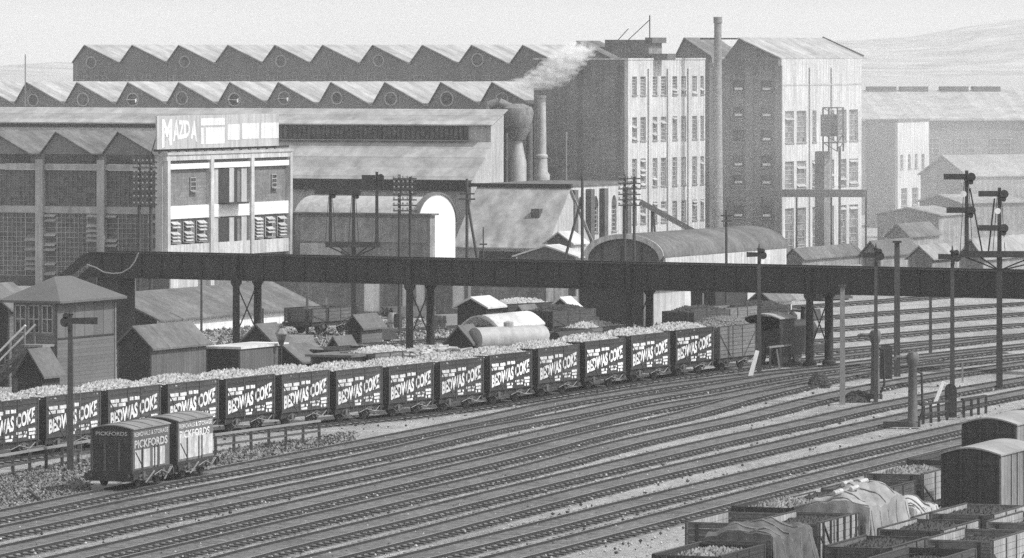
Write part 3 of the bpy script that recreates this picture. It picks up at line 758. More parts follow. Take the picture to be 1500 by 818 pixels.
def covered_van(px, X0, Y0, label, L=5.4):
    W = 2.38; X, Y = on_line(X0, Y0, px)
    root = empty('covered_van', label, 'covered van', (0,0,0), YT, 'covered goods vans'); yard_place(root, X, Y, L, W)
    h, w, zb, ze, zc = L/2, W/2, 1.0, 3.25, 3.52
    MB().box(-h, h, -w, -w+.07, zb, ze).box(-h, h, w-.07, w, zb, ze).build('side_wall', M['vanside'], root)
    pts = [(-w+2*w*i/12, ze+(zc-ze)*math.sin(math.pi*i/12)) for i in range(13)]
    m = MB()
    for a, b in ((-h+.01,-h+.08),(h-.08,h-.01)): m.prism([(-w+.072,zb),(w-.072,zb)]+[(p*.94,z-.02) for p,z in pts[::-1]], 'x', a, b)
    m.build('end_wall', M['vanend'], root)
    m = MB()
    for yy in (-w+.06,-.38,.38,w-.06):
        m.box(-h-.07, -h+.008, yy-.05, yy+.05, zb-.2, ze+(.25 if abs(yy)<.5 else -.02))
    m.build('end_post', M['vanend'], root)
    m = MB()
    for x in (-h+.06,-1.0,-.1,.9,h-.06): m.box(x-.05, x+.05, -w-.04, -w+.003, zb, ze-.02)
    m.build('side_post', M['vanside'], root)
    p2 = [(p*1.06, z+.03) for p, z in pts]
    MB().prism(p2+[(p,z-.06) for p,z in p2[::-1]], 'x', -h-.1, h+.1).build('roof', M['vanroof'], root, True)
    make_underframe(root, L, W, zb=1.0)
    return root
M['vanside'] = stripe_mat('van_side_boards', .22, axis='h', period=.45, depth=.4, var=.2, scale=4, big=.2, streak=.25)
M['vanend'] = stripe_mat('van_end_boards', .05, axis='z', period=.22, depth=.3, var=.3, scale=4, big=.2)  # shade of the van ends put into a darker board colour
M['vanroof'] = mat('van_canvas_roof', .27, var=.2, scale=2, big=.2)
covered_van(1465, BX, BY, 'large covered goods van with dark arched end and pale roof')
covered_van(1489, AX, AY, 'farther covered van showing its arched dark end over the nearer roof')
X, Y = on_line(BX, BY, 1560)

# ------------------------------------------------------------------ buildings
class Fr:
    def __init__(s, px, Y, th=25.0):
        s.th = th; s.s, s.c = math.sin(R(th)), math.cos(R(th)); s.Y = Y; s.X = xat(px, Y)
    def u(s, px, d=0):     # along the right-hand wall (plane y = d)
        k = (px-750)/K; X0, Y0 = s.X - s.c*d, s.Y + s.s*d
        return (k*Y0 - X0)/(s.s - k*s.c)
    def v(s, px, d=0):     # along the left-hand wall (plane x = d)
        k = (px-750)/K; X0, Y0 = s.X + s.s*d, s.Y + s.c*d
        return (X0 - k*Y0)/(s.c + k*s.s)
    def z(s, x, y, py): return zat(py, s.Y + s.c*x + s.s*y)
    def root(s, name, label, cat='building', group=None): return empty(name, label, cat, (s.X, s.Y, 0), s.th, group)
def sbox(m, side, a0, a1, d0, d1, z0, z1):
    return m.box(a0,a1,d0,d1,z0,z1) if side == 'R' else m.box(d0,d1,a0,a1,z0,z1)
def wall(m, side, a0, a1, z0, z1, th, holes, d0=0):
    A = sorted({a0, a1} | {h[0] for h in holes} | {h[1] for h in holes}); Z = sorted({z0, z1} | {h[2] for h in holes} | {h[3] for h in holes})
    for i in range(len(A)-1):
        run = None
        for j in range(len(Z)-1):
            ca, cz = (A[i]+A[i+1])/2, (Z[j]+Z[j+1])/2
            op = any(h[0] < ca < h[1] and h[2] < cz < h[3] for h in holes)
            if not op and run is None: run = Z[j]
            if op and run is not None: sbox(m, side, A[i], A[i+1], d0, d0+th, run, Z[j]); run = None
        if run is not None: sbox(m, side, A[i], A[i+1], d0, d0+th, run, Z[-1])
def window(root, side, a0, a1, z0, z1, d, nx_, nz_, frame, glass, slat=False, bar=.05):
    m = MB()
    for i in range(nx_+1):
        a = a0 + (a1-a0)*i/nx_; a = min(max(a, a0+bar/2), a1-bar/2); sbox(m, side, a-bar/2, a+bar/2, d-.03, d+.03, z0, z1)
    for j in range(nz_+1):
        z = z0 + (z1-z0)*j/nz_; z = min(max(z, z0+bar/2), z1-bar/2); sbox(m, side, a0, a1, d-.024, d+.024, z-bar/2, z+bar/2)
    if slat:                     # open hinged panes
        for j in range(nz_):
            if random.random() < slat:
                z = z0 + (z1-z0)*(j+.5)/nz_
                if side == 'R': m.beam(((a0+a1)/2, d-.02, z+.12), ((a0+a1)/2, d-.34, z-.1), (a1-a0)*.9, .04, up=(0,0,1))
                else: m.beam((d-.02, (a0+a1)/2, z+.12), (d-.34, (a0+a1)/2, z-.1), (a1-a0)*.9, .04, up=(0,0,1))
    f = m.build('window', frame, root)
    p = MB(); sbox(p, side, a0, a1, d+.035, d+.06, z0, z1); p.build('pane', glass, f)
    if d > .14:
        p = MB(); sbox(p, side, a0-.06, a1+.06, d-.28, d-.032, z0-.1, z0+.0); p.build('sill', M['pipeg'], f)
    return f
def gable_shed(name, label, px, Y, pxr, pxl, z_e, z_r, wallR, wallL, roofm, th=25.0, L=None, W=None, group=None, door=None, flat=False, over=.25):
    f = Fr(px, Y, th); L = L or f.u(pxr); W = W or f.v(pxl); root = f.root(name, label, 'building' if L > 8 else 'shed', group)
    mR = MB().box(0, L, 0, .12, -.2, z_e).box(0, L, W-.12, W, -.2, z_e); mR.build('side_wall', wallR, root)
    apex = W/2
    m = MB()
    for a, b in ((.004,.12),(L-.12,L-.004)):
        if flat: m.prism([(.125,-.2),(W-.125,-.2),(W-.125,z_e),(.125,z_e)], 'x', a, b)
        else: m.prism([(.125,-.2),(W-.125,-.2),(W-.125,z_e),(apex,z_r-.03),(.125,z_e)], 'x', a, b)
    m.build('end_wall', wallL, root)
    m = MB(); o = over
    if flat: m.box(-o, L+o, -o, W+o, z_e+.005, z_e+.14)
    else:
        sl = (z_r-z_e)/apex
        m.prism([(-o, z_e-o*sl+.01), (apex, z_r), (W+o, z_e-o*sl+.01), (W+o, z_e-o*sl+.12), (apex, z_r+.13), (-o, z_e-o*sl+.12)], 'x', -o, L+o)
    m.build('roof', roofm, root)
    if door:
        a0, a1, zz = door; MB().box(-.05, .001, a0, a1, 0, zz).build('door', M['wood_d'], root)
    return f, root, L, W

# --- sawtooth ranges -------------------------------------------------
M['stackm'] = brick_mat('hazed_stack_brick', .27, contrast=.2, var=.3, scale=4, big=.25)  # brick coloured pale to imitate haze around the thin stack
def sawtooth(label, f, peaks, lpx, rpx, ypk, yval, zbot, depth, roofm, gm, d0=0.0, pxr_end=None, pxl_end=None, circ=None, over=.25):
    """teeth: peak pixel columns; lpx/rpx = pixels from peak to the left / right valley"""
    root = f.root('sawtooth_workshop', label, 'factory', 'sawtooth roofed workshops')
    ms, mg = MB(), MB()
    vl_max = None
    for i, p in enumerate(peaks):
        vp = f.v(p, d0); zp = f.z(d0, vp, ypk); zv = f.z(d0, vp, yval)
        vL = f.v(peaks[i-1]+rpx if i else p-lpx, d0); vR = f.v(p+rpx, d0)
        if i: vL = f.v(p-lpx, d0)
        flatv = f.v(peaks[i-1]+rpx, d0) if i else vL
        mg.prism([(vL, zbot), (vL, zv), (vp, zp), (vR, zv), (vR, zbot)][::-1], 'x', d0, d0+.3)
        if i and flatv > vL + .02:
            mg.prism([(flatv-.0, zbot), (flatv, zv-.02), (vL, zv-.02), (vL, zbot)][::-1], 'x', d0, d0+.3)
            ms.box(d0-over, d0+depth, vL, flatv, zv-.1, zv+.0)
        t = .1
        ms.prism([(vp, zp+.02), (vR-.0, zv+.02), (vR, zv+.02+t), (vp, zp+.02+t)], 'x', d0-over, d0+depth)      # sunlit slope
        rl = MB().prism([(vp+.01, zp+.02), (vL+.02, zv+.02), (vL+.02, zv+.02+t), (vp+.01, zp+.02+t)], 'x', d0-over*.9, d0+depth)
        rl.build('north_light', M['glassg'], root)
        if circ and i in circ:
            cx = f.v(p+circ[i][0], d0); cz = f.z(d0, cx, circ[i][1]); r = circ[i][2]
            fr = MB(); n = 20
            for q in range(n):
                a, b = 2*math.pi*q/n, 2*math.pi*(q+1)/n
                fr.beam((d0-.04, cx+math.cos(a)*r, cz+math.sin(a)*r), (d0-.04, cx+math.cos(b)*r, cz+math.sin(b)*r), .12, .14, up=(1,0,0))
            w_ = fr.build('round_window', M['conc2'], root)
            MB().tube((d0+.01, cx, cz), (d0-.015, cx, cz), r*.95, r*.95, 20).build('pane', M['glassd'] if i % 2 else M['glassg'], w_)
            if len(circ[i]) > 3: MB().beam((d0-.06, cx-r*.8, cz), (d0-.5, cx-r*.8, cz-.15), .02, .3).box(d0-.5, d0-.06, cx-r*.8, cx+r*.8, cz-.05, cz).build('open_vent', M['white'], w_)
    mg.build('gable_wall', gm, root); ms.build('roof', roofm, root)
    # long side wall facing the sun and back
    vr = f.v(peaks[-1]+rpx, d0); zv = f.z(d0, vr, yval)
    MB().box(d0+.31, d0+depth, vr+.001, vr+.3, 0, zv-.02).build('side_wall', gm, root)
    vl = f.v(peaks[0]-lpx, d0); MB().box(d0+.31, d0+depth, vl-.3, vl-.001, 0, zv-.02).build('side_wall', gm, root)
    return root

f1 = Fr(870, 562)
r1 = sawtooth('farthest sawtooth workshop with ten peaks against the sky', f1, [125,195,263,335,404,474,547,620,692,767,848], 18, 51, 67.5, 93, 0, 14, M['roofS'] if 'roofS' in M else M['roofl'], M['gable'],
    circ={0:(9,92,.55),2:(8,91,.55),4:(8,90,.55),6:(8,89,.55),8:(8,88,.6)})
for i, p in enumerate([125,195,263,335,404,474,547,620,692]):
    for dx in (-6, 22):
        a1, a0 = f1.v(p+dx-8), f1.v(p+dx+9); zt_, zb_ = f1.z(0, a0, 111), f1.z(0, a0, 123)
        window(r1, 'L', a0, a1, zb_, zt_, -.03, 3, 2, M['conc2'], M['glassd'])
f2 = Fr(776, 540)
r2 = sawtooth('middle sawtooth workshop with round windows in every gable', f2, [-34,40,114,189,263,338,409,486,565,647,722], 18, 57, 122, 154, 0, 14, M['roofl'], M['gable'],
    circ={1:(9,147,.55),2:(8,146,.6),3:(6,146,.6,1),4:(4,144,.6),5:(6,146,.6,1),6:(8,144,.6,1),7:(8,144,.55),8:(8,145,.6),9:(8,145,.65),10:(14,146,.6)})
# front range at left, with piers and big glazed bays
f3 = Fr(233, 478)
r3 = sawtooth('front sawtooth workshop with tall pale piers and glazed bays at the left', f3, [-100,-8,83,174], 22, 52, 195, 226, 9.9, 14, M['roofm'], M['gable'])
zz = lambda py, px=100: f3.z(0, f3.v(px), py)
mp, ml = MB(), MB()
vR_, vLm = 0.02, f3.v(-130)
for px in (-124,-32,60,150):
    vc = f3.v(px); mp.box(-.35, .29, vc-.34, vc+.34, 0, zz(234))
mp.build('pier', M['conc2'], r3)
cols = [-124,-32,60,150,234]
for a, b in zip(cols[:-1], cols[1:]):
    v1, v0 = f3.v(a)-.341, f3.v(b)+(.341 if b < 230 else .02)
    ml.box(-.12, .28, v0, v1, zz(249), zz(241)); ml.box(-.12, .28, v0, v1, zz(312), zz(303))
    mB = MB().box(.0, .25, v0, v1, zz(240.5), zz(226)); mB.build('brick_panel', M['gable'], r3)
    window(r3, 'L', v0, v1, zz(302.5), zz(249.5), .1, 12, 7, M['pipeg'], M['glassg'], bar=.035)
    for s0, s1, sl in ((0, .22, .95), (.22, .78, 0), (.78, 1, .8)):
        window(r3, 'L', v1-(v1-v0)*s1, v1-(v1-v0)*s0, 0.8, zz(312.5), .1, 1 if sl else 7, 13, M['conc2'], M['glassg'], slat=sl*.5, bar=.035)
    MB().box(0, .25, v0, v1, 0, .79).build('brick_plinth', M['brick'], r3)
ml.build('concrete_band', M['conc2'], r3)

# --- office block with the big roof sign ------------------------------
fJ = Fr(243, 467); LJ = fJ.u(427)
rJ = fJ.root('office_block', 'narrow concrete framed office block under the long white roof sign', 'building')
zJ = lambda py: fJ.z(0, 0, py)
ztop = zJ(225)
MB().box(0.3, LJ-.02, .3, .92, 0, ztop-.3).build('core', M['brickJ'], rJ)
m = MB()
bays = [(fJ.u(244), fJ.u(248)), (fJ.u(307), fJ.u(312)), (fJ.u(366.5), fJ.u(371)), (fJ.u(423.5), fJ.u(427))]
for a, b in bays: m.box(a, b, -.12, .3, 0, zJ(229))
m.box(0, LJ, -.1, .29, zJ(236), zJ(228.5)); m.build('concrete_frame', M['conc'], rJ)
MB().box(-.1, LJ+.1, -.2, 1.0, zJ(228), zJ(224)).build('roof', M['conc2'], rJ)
MB().box(.0, .29, .31, .93, 0, zJ(229)).build('end_wall', M['conc2'], rJ)
m = MB()
inner = [(bays[i][1]+.005, bays[i+1][0]-.005) for i in range(3)]
for i, (a, b) in enumerate(inner):
    m.box(a, b, .0, .28, zJ(249), zJ(241)); m.box(a, b, .05, .28, zJ(322), zJ(303))
m.build('white_band', M['limewash'], rJ)
for i, (a, b) in enumerate(inner):
    n_ = 3
    if i == 1:
        c = (a+b)/2
        for z0_, z1_ in ((zJ(302), zJ(250)), (zJ(368), zJ(324))):
            d_ = MB().box(c-2.0, c+1.2, .12, .28, z0_, z1_); d_.build('loading_hatch', M['iron'], rJ)
            MB().box(c-.3, c+.5, .05, .115, z0_, z1_).build('hatch_door', M['conc2'], rJ)
        MB().box(c-2.1, c+1.3, -.9, .1, zJ(303.5), zJ(301)).build('loading_platform', M['iron'], rJ)
        MB().box(a+.3, a+1.5, .15, .28, zJ(368), zJ(250)).box(b-1.2, b-.3, .15, .28, zJ(368), zJ(250)).build('pilaster', M['conc2'], rJ)
    else:
        w_ = (b-a)
        for q in range(3):
            x0_ = a + w_*(.06 + .33*q); x1_ = x0_ + w_*.2
            window(rJ, 'R', x0_, x1_, zJ(356), zJ(326), .2, 1, 6, M['conc'], M['glassd'], slat=.9)
        window(rJ, 'R', b-w_*.42, b-w_*.28, zJ(282), zJ(262), .22, 1, 3, M['conc2'], M['glassd'])
    MB().box(a, b, .02, .28, zJ(380), zJ(360)).build('white_band', M['conc'], rJ)
# sign board
u0, u1 = fJ.u(232), fJ.u(410); zs0, zs1 = zJ(219), zJ(170)
rs = empty('roof_sign', 'long white painted roof sign beginning MAZDA, above the office block', 'sign', (fJ.X, fJ.Y, 0), 25)
MB().box(u0, u1, .1, .25, zs0, zs1).build('sign_board', M['signb'] if 'signb' in M else mat('sign_board_grey', .42, var=.12, scale=2, stretch=(3,1,.3), big=.1, streak=.3), rs)
m = MB(); U = lambda px: fJ.u(px, .1)
hs = zs1 - zs0
# tall M, then AZDA shrinking, as painted
put_text(m, 'M', quad_fn(U(237), U(252), zs0+.04*hs, zs0+.9*hs, zs0+.12*hs, zs0+.9*hs, .085), .05)
put_text(m, 'AZD', quad_fn(U(253), U(278), zs0+.22*hs, zs0+.88*hs, zs0+.36*hs, zs0+.85*hs, .085), .05)
put_text(m, 'A', quad_fn(U(279), U(289), zs0+.3*hs, zs0+.84*hs, zs0+.18*hs, zs0+.84*hs, .085), .05)
m.build('sign_lettering', M['signletter'], rs)
m = MB()
for a, b, t, bt in ((294,329,.9,.68),(294,298,.62,.12),(301,329,.62,.12),(333,351,.70,.22),(354,379,.72,.24),(382,408,.72,.24)):
    m.box(U(a), U(b), .08, .098, zs0+bt*hs, zs0+t*hs)
m.build('painted_panel', M['signletter'], rs)
m = MB()
for q in range(14):
    x = u0 + .5 + (u1-u0-1)*q/13; m.beam((x, .2, ztop-.02), (x, .2, zs0+.02), .08, .08); m.beam((x, .9, ztop-.02), (x, .26, zs0+1.6), .06, .06)
m.box(u0+.1, u1+2.2, .3, .5, ztop+.14, ztop+.32); m.build('support_frame', M['iron'], rs)

# --- long shed behind, clerestory and lower slopes ---------------------
fB = Fr(690, 512)
rB = fB.root('long_shed', 'long pale shed with a dark clerestory strip below the middle sawtooth range', 'factory')
vB = fB.v(-60); zB = lambda x, py, px=600: fB.z(x, fB.v(px, x), py)
prof = [(0,0),(0,zB(0,263)),(4,zB(4,209)),(4,zB(4,183)),(6.6,zB(6.6,162)),(6.6,0)]
MB().prism(prof, 'y', 0.0, vB).build('wall', M['conc2'], rB)
def slab(m, p, q, y0, y1, t=.1):
    m.prism([p, q, (q[0], q[1]+t), (p[0], p[1]+t)], 'y', y0, y1)
m = MB(); slab(m, (-.4, prof[1][1]-.1), (3.95, prof[2][1]-.02), -.3, vB); slab(m, (3.5, prof[3][1]-.05), (6.8, prof[4][1]+.03), -.3, vB); m.build('roof', M['shedroof'] if 'shedroof' in M else M['roofl'], rB)
v0, v1 = fB.v(686, 4), fB.v(408, 4)
window(rB, 'L', v0, v1, prof[2][1]+.25, prof[3][1]-.12, 3.92, 40, 1, M['iron'], M['glassd'])
v1 = fB.v(-50, 4)
MB().box(3.9, 3.98, fB.v(236, 4), v1, prof[3][1]-.4, prof[3][1]-.12).build('clerestory_gutter', M['iron'], rB)
MB().box(-.55, -.42, .0, fB.v(425), prof[1][1]-.95, prof[1][1]-.02).build('gutter_band', M['girder'], rB)
# pale patch roofs / barrel vaulted store with white end
fC = Fr(612, 484); rC = fC.root('vaulted_store', 'vaulted store with bright white arched end wall', 'building')
uC = fC.u(667); vC = fC.v(428)
pts = []
zs_, zc_ = zat(325, 486), zat(282, 488)
for i in range(17):
    a = math.pi*i/16; pts.append((uC/2 - uC/2*math.cos(a), zs_ + (zc_-zs_)*math.sin(a)))
MB().prism([(0,0)] + pts + [(uC,0)], 'y', 0, .35).build('arched_end_wall', M['limewash'], rC)
q_ = [(p, z-.35) for p, z in pts]
MB().prism([(.2,0)] + q_ + [(uC-.2,0)], 'y', .36, vC).build('vault_body', M['conc2'], rC, True)
p2 = [(uC/2+(p-uC/2)*1.03, z+.05) for p, z in pts]
MB().prism(p2 + [(p, z-.18) for p, z in p2[::-1]], 'y', -.12, .3).build('arch_coping', M['roofd'], rC)
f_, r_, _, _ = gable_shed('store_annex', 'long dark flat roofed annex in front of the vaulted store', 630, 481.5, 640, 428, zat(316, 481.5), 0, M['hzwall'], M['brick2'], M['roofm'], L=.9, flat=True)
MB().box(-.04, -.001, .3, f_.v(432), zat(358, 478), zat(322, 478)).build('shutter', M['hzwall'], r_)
MB().box(-.06, -.001, f_.v(500), f_.v(440), .2, zat(361, 478)).build('pale_panel', M['conc2'], r_)

# --- roofs right of the arch --------------------------------------------
fF = Fr(800, 495); rF = fF.root('workshop', 'workshop with a big patched slate slope right of the white arch', 'building')
uF = fF.u(833); vF = fF.v(668)
ze_, zr_ = zat(361, 495), zat(277, 500)
MB().prism([(0,0),(0,ze_),(uF,zr_),(uF+4.5,ze_),(uF+4.5,0)], 'y', 0, vF).build('wall', M['conc2'], rF)
m = MB(); slab(m, (-.3, ze_-.25), (uF+.02, zr_+.03), -.2, vF+.2); slab(m, (uF+.03, zr_+.03), (uF+4.7, ze_+.0), -.2, vF+.2); m.build('roof', M['patch'] if 'patch' in M else mat('patched_slates', .30, var=.3, scale=1.2, stretch=(.5,1,1), big=.3, bigscale=.6), rF)
MB().box(uF-.15, uF+.15, -.3, fF.v(652, uF), zr_+.12, zr_+.42).build('ridge_beam', M['iron'], rF)
MB().box(uF*.45, uF*.45+1.0, fF.v(775), fF.v(763), ze_+(zr_-ze_)*.5, ze_+(zr_-ze_)*.6+.25).build('skylight', M['glassd'], rF)
MB().box(-.12, -.01, fF.v(795), fF.v(703), .3, ze_-.5).build('shutter', M['wood_d'], rF)
fG = Fr(833, 500); rG = fG.root('arched_window_hall', 'pale hall with tall round headed windows and dark buttresses', 'building')
uG = fG.u(925); zG = zat(273, 501)
holes = [(fG.u(p), fG.u(p+7), zat(340, 505), zat(302, 507)) for p in (846, 869, 896)]
m = MB(); wall(m, 'R', 0, uG, 0, zG, .3, holes); m.build('wall', M['conc'], rG)
MB().box(0, .28, .31, 8, 0, zG-.3).box(uG-.3, uG, .31, 8, 0, zG-.3).build('end_wall', M['conc2'], rG)
MB().box(-.1, uG+.1, -.15, 8.1, zG, zG+.2).build('roof', M['roofm'], rG)
for a, b, c, d in holes:
    w_ = window(rG, 'R', a, b, c, d, .15, 2, 6, M['conc2'], M['glassd'])
    n = 10; pp = [((a+b)/2 + (b-a)/2*math.cos(math.pi*i/n), d + .9*math.sin(math.pi*i/n)) for i in range(n+1)]
    MB().prism([(p, z) for p, z in pp], 'y', -.03, .0).build('arch_head', M['glassd'], w_)
m = MB()
for p in (834, 858, 878, 912): m.box(fG.u(p), fG.u(p)+.75, -.5, -.005, 0, zG-.3)
m.build('buttress', M['brick'], rG)
gable_shed('lean_to', 'low pale roofed shed left of the leaning pole', 845, 462, 862, 770, zat(377, 462), zat(362, 462), M['conc'], M['brick'], M['roofw'], W=5.2)
gable_shed('brick_store', 'small store with a dark sloping flank beside the hall', 838, 480, 858, 800, zat(356, 480), zat(342, 480), M['conc'], M['brick'], M['roofw'])
# barrel roof goods shed
fI = Fr(975, 440); rI = fI.root('barrel_roof_shed', 'long barrel roofed goods shed with a dark arched front', 'building')
uI = fI.u(1152); vI = fI.v(858); zs_, zc_ = 3.75, zat(345, 442)
pts = [(vI/2 - vI/2*math.cos(math.pi*i/16), zs_ + (zc_-zs_)*math.sin(math.pi*i/16)) for i in range(17)]
MB().prism([(.2,0),(.2,zs_)] + [(vI/2+(p-vI/2)*.97, z-.06) for p, z in pts[1:-1]] + [(vI-.2,zs_),(vI-.2,0)], 'x', .0, .2).prism([(.2,0)] + [(vI/2+(p-vI/2)*.97, z-.06) for p, z in pts] + [(vI-.2,0)], 'x', uI-.2, uI-.01).build('arched_end_wall', M['wood_v2'] if 'wood_v2' in M else M['brick'], rI)
MB().box(0, uI, .0, .19, 0, zs_-.02).box(0, uI, vI-.19, vI, 0, zs_-.02).build('side_wall', M['conc'], rI)
MB().prism(pts + [(p, z+.12) for p, z in pts[::-1]], 'x', -.3, uI+.3).build('roof', M['roofm'], rI, True)
q_ = [(p, z+.13) for p, z in pts]; MB().prism(q_ + [(vI/2+(p-vI/2)*.9, z-.22) for p, z in pts[::-1]], 'x', -.42, -.31).build('arch_rim', M['conc'], rI)
for yy in (vI*.3, vI*.55, vI*.8): MB().box(-.08, -.003, yy-.06, yy+.06, 0, zs_+.8).build('end_post', M['iron'], rI)

# --- tall blocks --------------------------------------------------------
def tall_block(px, Y, pxr, pxl, ytop, label, rows, colpx, joints, brickm, roof_teeth=None):
    f = Fr(px, Y); L, W = f.u(pxr), f.v(pxl); zt = zat(ytop, Y)
    root = f.root('factory_block', label, 'factory')
    holes = []
    for (y0, y1) in rows:
        for (a, b) in colpx: holes.append((f.u(a), f.u(b), zat(y1, Y+8), zat(y0, Y+8)))
    m = MB(); wall(m, 'R', 0, L, 0, zt, .35, holes); m.build('concrete_wall', M['concW'], root)
    MB().box(.35, L, W-.3, W, 0, zt-.1).box(L-.3, L, .355, W-.31, 0, zt-.1).build('back_wall', brickm, root)
    MB().box(.36, L-.31, .36, W-.31, zt-.5, zt-.2).build('roof', M['roofm'], root)
    MB().box(.6, L-.6, .8, 1.2, 0, zt-.6).build('inner_wall', M['inside'], root)
    for a, b, c, d in holes: window(root, 'R', a, b, c, d, .18, 1, 6, M['conc2'], M['glassw'], slat=.12, bar=.05)
    m = MB()
    for p in joints: m.box(f.u(p)-.07, f.u(p)+.07, -.1, -.004, 0, zt-.8)
    m.build('downpipe', M['pipeg'], root)
    return f, root, L, W, zt
M['concW'] = mat('whitewashed_concrete', .52, var=.14, scale=2.5, big=.14, bigscale=.25, streak=.38)
M['glassw'] = glass_mat('block_glazing', .08, .24, .5)  # panes lightened so the far windows look softened by haze
cols = [(926,933),(938,946),(956,963),(968,976),(985,992),(998,1005),(1014,1021),(1026,1031)]
fD, rD, LD, WD, zD = tall_block(920, 530, 1033, 782, 88, 'tall factory block with blank brick flank and four bays of paired windows',
    [(112,139),(171,205),(231,272),(295,325)], cols, (949,977,1007), M['brick2'])
MB().box(0, .34, .356, WD, 0, zD-.002).build('brick_flank', M['brick2'], rD)
m = MB()
for p in (850, 908): m.box(-.12, -.003, fD.v(p)-.15, fD.v(p)+.15, 0, zD-.6)
m.build('downpipe', M['brick'], rD)
MB().box(-.1, LD, -.06, .3, zD+.003, zD+.15).box(-.1, .3, .31, WD, zD+.003, zD+.15).build('parapet_coping', M['concW'], rD)
MB().box(LD+.05, LD+1.0, -.4, -.1, 0, zD-.3).build('pipe_shaft', M['brick'], rD)
MB().tube((LD+1.1, -.5, 0), (LD+1.1, -.5, zD-.6), .16, .16, 8).build('white_pipe', M['white'], rD)
# things on its roof
def roof_tooth(root, x0, x1, v_p, v_l, v_r, z0, zp, rm, gm, name='roof_gable'):
    MB().prism([(v_l, z0), (v_p, zp), (v_r, z0)], 'x', x0, x1).build(name, gm, root)
    m = MB(); m.prism([(v_p, zp+.01), (v_r, z0+.01), (v_r, z0+.12), (v_p, zp+.12)], 'x', x0-.2, x1); m.build('roof_slope', rm, root)
roof_tooth(rD, 4, 9, fD.v(845, 4), fD.v(832, 4), fD.v(905, 4), zD-.2, zat(62, 544), M['roofm'], M['brick2'])
sawtooth('single sawtooth bay showing between the tall block roof and the thin stack', Fr(1046, 575), [1003], 13, 40, 57, 84, 0, 8, M['roofm'], M['gable'])
tk = empty('roof_tank', 'grey water tank and timber frame on the tall block roof', 'water tank', fD.root('marker', 'x', 'x').matrix_world.translation, 25)
for o in [o for o in bpy.data.objects if o.name.startswith('marker')]: bpy.data.objects.remove(o)
tk.location = (fD.X, fD.Y, zD-.2)
a0, a1 = fD.v(950, 6), fD.v(886, 6)
MB().box(6, 9, a0, a1, .3, 2.0).build('tank', M['brick2'], tk)
MB().box(6.2, 8.8, a0+.2, a1-.2, 0, .3).build('stand', M['iron'], tk)
MB().box(5.9, 9.1, a0-.4, a0+.3, 1.7, 2.2).box(5.6, 7.5, a0-2.0, a0-.05, .2, .75).build('ledge', M['brick'], tk)
MB().beam((6.5, a0+.1, 2.0), (6.5, a0+.1, 4.2), .08, .08).beam((6.5, a0+2.2, 2.0), (6.5, a0+.1, 3.8), .06, .06).beam((6.5, a0+3.2, 2.0), (6.5, a0+2.2, 3.0), .06, .06).build('hoist_frame', M['post'], tk)

cols = [(1150,1163),(1167,1181),(1190,1196),(1217,1222),(1228,1240),(1244,1257)]
fE, rE, LE, WE, zE = tall_block(1145, 545, 1262, 1052, 87, 'brick and white factory block with a sloping sawtooth roof, right of the thin stack',
    [(162,208),(235,274),(303,368)], cols, (1185, 1217), M['brick2'])
M2 = MB(); holesE = []
for p in (1073, 1114):
    for y0, y1 in ((118,134),(156,172),(190,207),(226,244),(256,270),(300,318)): holesE.append((fE.v(p+17), fE.v(p), zat(y1, 550), zat(y0, 550)))
wall(M2, 'L', .356, WE, 0, zE-.003, .34, holesE); M2.build('brick_flank', M['brick2'], rE)
for a, b, c, d in holesE:
    w_ = window(rE, 'L', a, b, c, d, .15, 2, 3, M['brick'], M['glassd'], bar=.05)
    if random.random() < .8: MB().box(-.2, .1, a+.15, a+.85, c+.15, c+.36).build('open_pane', M['white'], w_)
m = MB()
for p in (1064, 1098, 1141): m.box(-.18, -.004, fE.v(p)-.35, fE.v(p)+.35, 0, zE-.6)
m.build('pilaster', M['brickL'] if 'brickL' in M else M['gable'], rE)
roof_tooth(rE, .0, LE+2, fE.v(1082), fE.v(1060), .0, zE+.006, zat(57, 548), M['roofl'], M['brick2'])
MB().box(-.02, LE, -.04, -.004, zat(125.5, 550), zat(123, 550)).build('string_course', M['conc2'], rE)
MB().beam((LE+1, .2, zE+.2), (LE+1, fE.v(1205, LE+1), zat(56, 564)), .25, .3).build('roof_flashing', M['brick'], rE)
for o_ in (rD, rE): pass

# thin tall stack and its crossarm
def stack(px, Y, ytop, r0, r1, label, m_, prof=None, cross=None, name='chimney_stack', zbase=0):
    X = xat(px, Y); zt = zat(ytop, Y); root = empty(name, label, 'chimney', (X, Y, zbase))
    MB().lathe(prof or [(r0, 0), (r1, zt-.6-zbase), (r1*1.2, zt-.55-zbase), (r1*1.2, zt-zbase)]).build('shaft', m_, root, True)
    if cross:
        zc = zat(cross, Y)-zbase; MB().box(-1.6, 1.8, -.05, .05, zc-.07, zc+.07).build('crossarm', M['iron'], root)
    return root
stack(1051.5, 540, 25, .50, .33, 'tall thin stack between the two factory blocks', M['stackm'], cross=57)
z = lambda py: zat(py, 524)
stack(793.5, 524, 140, 0, 0, 'pale iron stack with flared collar, under the drifting steam', M['tank'],
      prof=[(.95,0),(.72,z(262)),(.72,z(256)),(.55,z(252)),(.48,z(232)),(.56,z(231)),(.55,z(228)),(.42,z(226)),(.36,z(145)),(.42,z(144)),(.42,z(140))])
